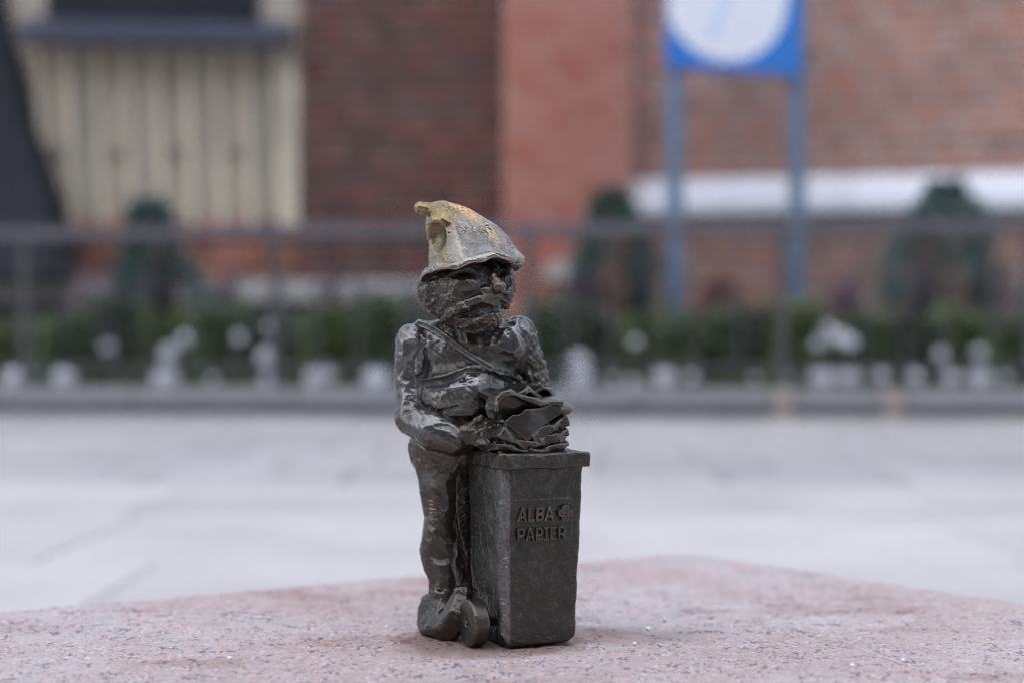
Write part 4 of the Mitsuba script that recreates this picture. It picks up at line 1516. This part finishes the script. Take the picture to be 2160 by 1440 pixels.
def spike_plant(px, py_top, Y, lab, tone, w=0.15):
    k = thing('spike_flower_plant', lab, 'plant', 'mauve spike plants in the flower bed')
    x, top = wx(px, Y), wz(py_top, Y)
    st, fl_, lf = [], [], []
    for j in range(7):
        bx, by = x + RP.normal(0, w * 0.55), Y + RP.normal(0, 0.06)
        tz = top - abs(RP.normal(0, 0.09))
        st.append(tube([(x + (bx - x) * 0.3, Y, 0.16), ((x + bx) / 2, by, (0.16 + tz) / 2), (bx, by, tz)], 0.005, 5))
        n = 70
        z = tz - RP.random(n) * 0.30
        c = np.stack([bx + RP.normal(0, 0.018, n), by + RP.normal(0, 0.018, n), z], 1)
        fl_.append(leaves(c, RP.normal(0, 1, (n, 3)), 0.034, 0.026, tone, face=RP.normal(0, 0.2, (n, 3)) + [0, -0.7, 0.7]))
        n = 34
        z = 0.16 + RP.random(n) * max(tz - 0.5, 0.1)
        c = np.stack([bx + RP.normal(0, 0.04, n), by + RP.normal(0, 0.04, n), z], 1)
        lf.append(leaves(c, RP.normal(0, 1, (n, 3)) + [0, 0, 0.6], 0.09, 0.035, (0.15, 0.20, 0.12), face=RP.normal(0, 0.2, (n, 3)) + [0, -0.6, 0.85]))
    put('stem', mikit.ply(trimesh.util.concatenate(st), 'bark'), k)
    grown('blossom', fl_, k)
    grown('leaf', lf, k)


MAUVE, PINK, PLUM = (0.24, 0.18, 0.22), (0.36, 0.26, 0.295), (0.17, 0.135, 0.165)
for i, (px, pt, tn, where) in enumerate([(195, 565, PINK, 'left of the first conifer'), (330, 580, MAUVE, 'below the left conifer'), (462, 590, MAUVE, 'right of the left conifer'), (700, 560, PLUM, 'left of the gnome, below the dark brick wall'),
                                         (850, 600, PLUM, 'just left of the gnome'), (1165, 640, MAUVE, 'just right of the gnome'), (1232, 560, PLUM, 'below the conifer beside the red pier'), (1365, 560, PLUM, 'left of the left sign post'),
                                         (1515, 570, (0.16, 0.08, 0.10), 'between the two sign posts'), (1800, 565, MAUVE, 'right of the right sign post'), (1940, 570, PLUM, 'below the right conifer'),
                                         (2075, 560, PLUM, 'right of the right conifer'), (2145, 640, PINK, 'at the far right of the bed')]):
    spike_plant(px, pt, fl(wx(px, 10.2)) + 0.85 + 0.15 * (i % 3), f'mauve spike flowers {where}', tn)


def leafy(px, pt, Y, lab, tone, w):
    k = thing('leafy_plant', lab, 'plant', 'bushy green plants in the flower bed')
    x, top = wx(px, Y), wz(pt, Y)
    n = 760
    t = RP.random(n)
    ang = RP.random(n) * 2 * np.pi
    R = w * np.sqrt(RP.random(n)) * (1 - 0.45 * t)
    lump = 0.7 + 0.6 * meshkit.noise(np.stack([np.cos(ang) * 1.5 + px, np.sin(ang) * 1.5, t * 3], 1), 9)
    c = np.stack([x + R * np.cos(ang) * lump, Y + 0.7 * R * np.sin(ang), 0.17 + t * (top - 0.2) * lump ** 0.5], 1)
    grown('leaf', [leaves(c, np.stack([np.cos(ang), np.sin(ang), 0.3 + RP.normal(0, 0.5, n)], 1), 0.105, 0.062, tone, 0.22, face=np.stack([np.cos(ang) * 0.6, np.sin(ang) * 0.5 - 0.6, 0.85 + 0 * ang], 1) + RP.normal(0, 0.16, (n, 3)))], k)
    put('stem', mikit.ply(trimesh.util.concatenate([tube([(x, Y, 0.13), (x + RP.normal(0, w * 0.4), Y, 0.2 + (top - 0.2) * 0.7)], [0.008, 0.004], 5) for _ in range(4)]), 'bark'), k)


G1, G2, G3 = (0.21, 0.26, 0.125), (0.17, 0.215, 0.125), (0.16, 0.185, 0.14)
names = ['at the left edge of the bed', 'second from the left edge', 'below the left conifer', 'right of the left conifer', 'between two white flowers left of the gnome', 'near the second railing post',
         'left of the gnome', 'just left of the gnome', 'behind the gnome', 'just right of the gnome', 'below the red pier', 'left of the left sign post', 'under the blue sign', 'between the sign posts',
         'right of the right sign post', 'below the white flower cluster', 'left of the right conifer', 'below the right conifer', 'right of the right conifer', 'at the right edge of the bed']
for i in range(20):
    px = 10 + i * 113 + RP.normal(0, 12)
    leafy(px, 655 + RP.uniform(-25, 40), fl(wx(px, 10.0)) + 0.62 + 0.2 * RP.random(), f'bushy green plant {names[i]}', (G1, G2, G3)[(i * 7) % 3], 0.19)
# low ground cover between them
n = 5200
gx = RP.uniform(-4.4, 4.4, n)
gy = RP.uniform(0.32, 1.9, n)
pos = np.stack([gx, gy, 0.16 + 0.06 * RP.random(n)], 1)
pos = pos @ trimesh.transformations.rotation_matrix(math.radians(YAW), [0, 0, 1])[:3, :3].T + [0, YF, 0]
gm, gc = leaves(pos, RP.normal(0, 0.6, (n, 3)) + [0, 0, 0.9], 0.10, 0.04, (0.10, 0.14, 0.07), 0.3, face=RP.normal(0, 0.18, (n, 3)) + [0, -0.5, 0.9])
put('ground_cover', mikit.ply(gm, 'leaf_vertices', color=gc), kind='stuff', label='low dark green leaves covering the soil of the flower bed')


def white_plant(px, pts, lab, size):
    k = thing('white_flower_plant', lab, 'flower', 'white flowers along the kerb')
    st = []
    Y = fl(wx(px, YF)) + 0.36
    for (qx, qy, s) in pts:
        c0 = np.array([wx(qx, Y), Y, wz(qy, Y)])
        n = 150
        dd = RP.normal(0, 1, (n, 3))
        dd /= np.linalg.norm(dd, axis=1, keepdims=True)
        core = trimesh.creation.icosphere(subdivisions=2, radius=0.050 * s)
        core.vertices = core.vertices * (0.9 + 0.2 * meshkit.noise(core.vertices * 60 + qx, 3)[:, None]) + c0
        grown('bloom', [(core, np.tile((0.88, 0.88, 0.91), (len(core.vertices), 1))), leaves(c0 + dd * 0.054 * s, np.cross(dd, RP.normal(0, 1, (n, 3))), 0.044 * s, 0.048 * s, (0.90, 0.90, 0.92), 0.02, face=dd * 0.35 + [0, -0.75, 0.6])], k)
        st.append(tube([(wx(px, Y), Y + 0.02, 0.15), (c0[0], Y + 0.01, (0.15 + c0[2]) / 2), tuple(c0)], 0.004, 5))
    n = 60
    c = np.array([wx(px, Y), Y + 0.03, 0.17]) + RP.normal(0, 1, (n, 3)) * [0.05, 0.03, 0.02]
    put('stem', mikit.ply(trimesh.util.concatenate(st), 'bark'), k)
    grown('leaf', [leaves(c, RP.normal(0, 1, (n, 3)) + [0, 0, 0.8], 0.06, 0.025, G2)], k)


for px, pts, where in [
    (40, [(30, 798, 1.0), (52, 794, .9)], 'leftmost on the kerb'), (135, [(135, 797, 1.0)], 'second from the left on the kerb'), (230, [(228, 732, .55)], 'small, high among the leaves on the left'),
    (350, [(350, 795, 1.15), (356, 745, .75), (392, 715, .6)], 'three blooms stacked, below the left conifer'), (565, [(562, 752, .8), (568, 800, .75), (566, 690, .4)], 'two blooms one above the other by the second post'),
    (505, [(505, 712, .5)], 'small, high among the leaves right of the left conifer'), (672, [(664, 798, .9), (688, 785, .85)], 'two close blooms left of the gnome'), (795, [(795, 800, 1.15)], 'next to the gnome on its left'),
    (1222, [(1220, 765, .95), (1222, 795, 1.15), (1216, 812, .6)], 'brightest, right of the paper bin'), (1345, [(1335, 810, .6), (1362, 815, .5), (1340, 722, .45)], 'dim pair left of the left sign post'),
    (1402, [(1402, 796, .95)], 'below the left sign post'), (1462, [(1460, 795, .5)], 'faint, below the sign'), (1592, [(1592, 798, .45)], 'faint, left of the right sign post'),
    (1735, [(1735, 795, 1.1), (1730, 725, .6), (1745, 695, .55)], 'left one of the bright pair right of the sign'), (1792, [(1790, 792, 1.0), (1790, 722, .7), (1770, 712, .7)], 'right one of the bright pair right of the sign'),
    (1862, [(1860, 792, .65)], 'below the gap left of the right conifer'), (1932, [(1930, 795, .65)], 'below the right conifer'), (2006, [(2005, 796, .7), (1985, 748, .5)], 'right of the right conifer'), (2068, [(2068, 793, 1.05), (2066, 742, .5)], 'rightmost bright one on the kerb'),
    (452, [(450, 800, .4)], 'faint, on the kerb left of the second post'), (1295, [(1293, 800, .45)], 'faint, right of the brightest bloom by the paper bin'), (1660, [(1662, 800, .35)], 'faintest, at the foot of the right sign post'), (2120, [(2122, 797, .45)], 'faint, at the right edge of the bed')]:
    white_plant(px, pts, f'white flowers {where}', 1)

# ------------------------------------------------------------------ unseen houses added behind the viewer to darken what the bronze mirrors
rough('house_plaster', lambda p, n, uv: mikit.mix((0.34, 0.30, 0.25), (0.40, 0.36, 0.30), mikit.fbm(p.x, p.y, p.z, 3)), 0.9, 0.2)
rough('house_plaster_grey', lambda p, n, uv: mikit.mix((0.30, 0.29, 0.28), (0.36, 0.35, 0.34), mikit.fbm(p.x, p.y, p.z, 3)), 0.9, 0.2)
rough('roof_tile', lambda p, n, uv: mikit.mix((0.12, 0.06, 0.045), (0.18, 0.085, 0.06), mikit.fbm(p.x * 3, p.y * 3, p.z * 3, 3)), 0.9, 0.2)
scene['window_pane'] = {'type': 'twosided', 'bsdf': {'type': 'principled', 'base_color': {'type': 'rgb', 'value': [0.02, 0.022, 0.025]}, 'roughness': 0.1, 'specular': 0.5}}
for i, (x0, x1, h) in enumerate(((-23.0, -8.2, 12.5), (-8.0, 6.8, 14.0), (7.0, 22.0, 12.0))):
    hk = thing('town_house', ('ochre plastered', 'tall grey plastered', 'brown plastered')[i] + ' town house with a red roof, added unseen behind the viewer to darken the reflections', 'building')
    mat = ('house_plaster', 'house_plaster_grey', 'house_plaster')[i]
    put('wall', mikit.ply(box(x0, x1, -24, -15.0, 0, h), mat), hk)
    prof = sg.Polygon([(-24.4, h), (-14.6, h), (-19.5, h + 4.2)])
    m = trimesh.creation.extrude_polygon(prof, x1 - x0, engine='earcut')
    v = np.array(m.vertices)
    m = trimesh.Trimesh(np.stack([v[:, 2] + x0, v[:, 0], v[:, 1]], 1), m.faces)
    m.fix_normals()
    put('roof', mikit.ply(m, 'roof_tile'), hk)
    for fx in np.linspace(x0 + 1.6, x1 - 1.6, 6):
        for fz in np.arange(1.4, h - 2.0, 3.1):
            wk = put('window', mikit.ply(box(fx - 0.55, fx + 0.55, -15.0, -14.985, fz, fz + 1.7), 'window_pane'), hk)
            put('sill', mikit.ply(box(fx - 0.65, fx + 0.65, -15.0, -14.88, fz - 0.08, fz - 0.004), 'white_stone'), wk)
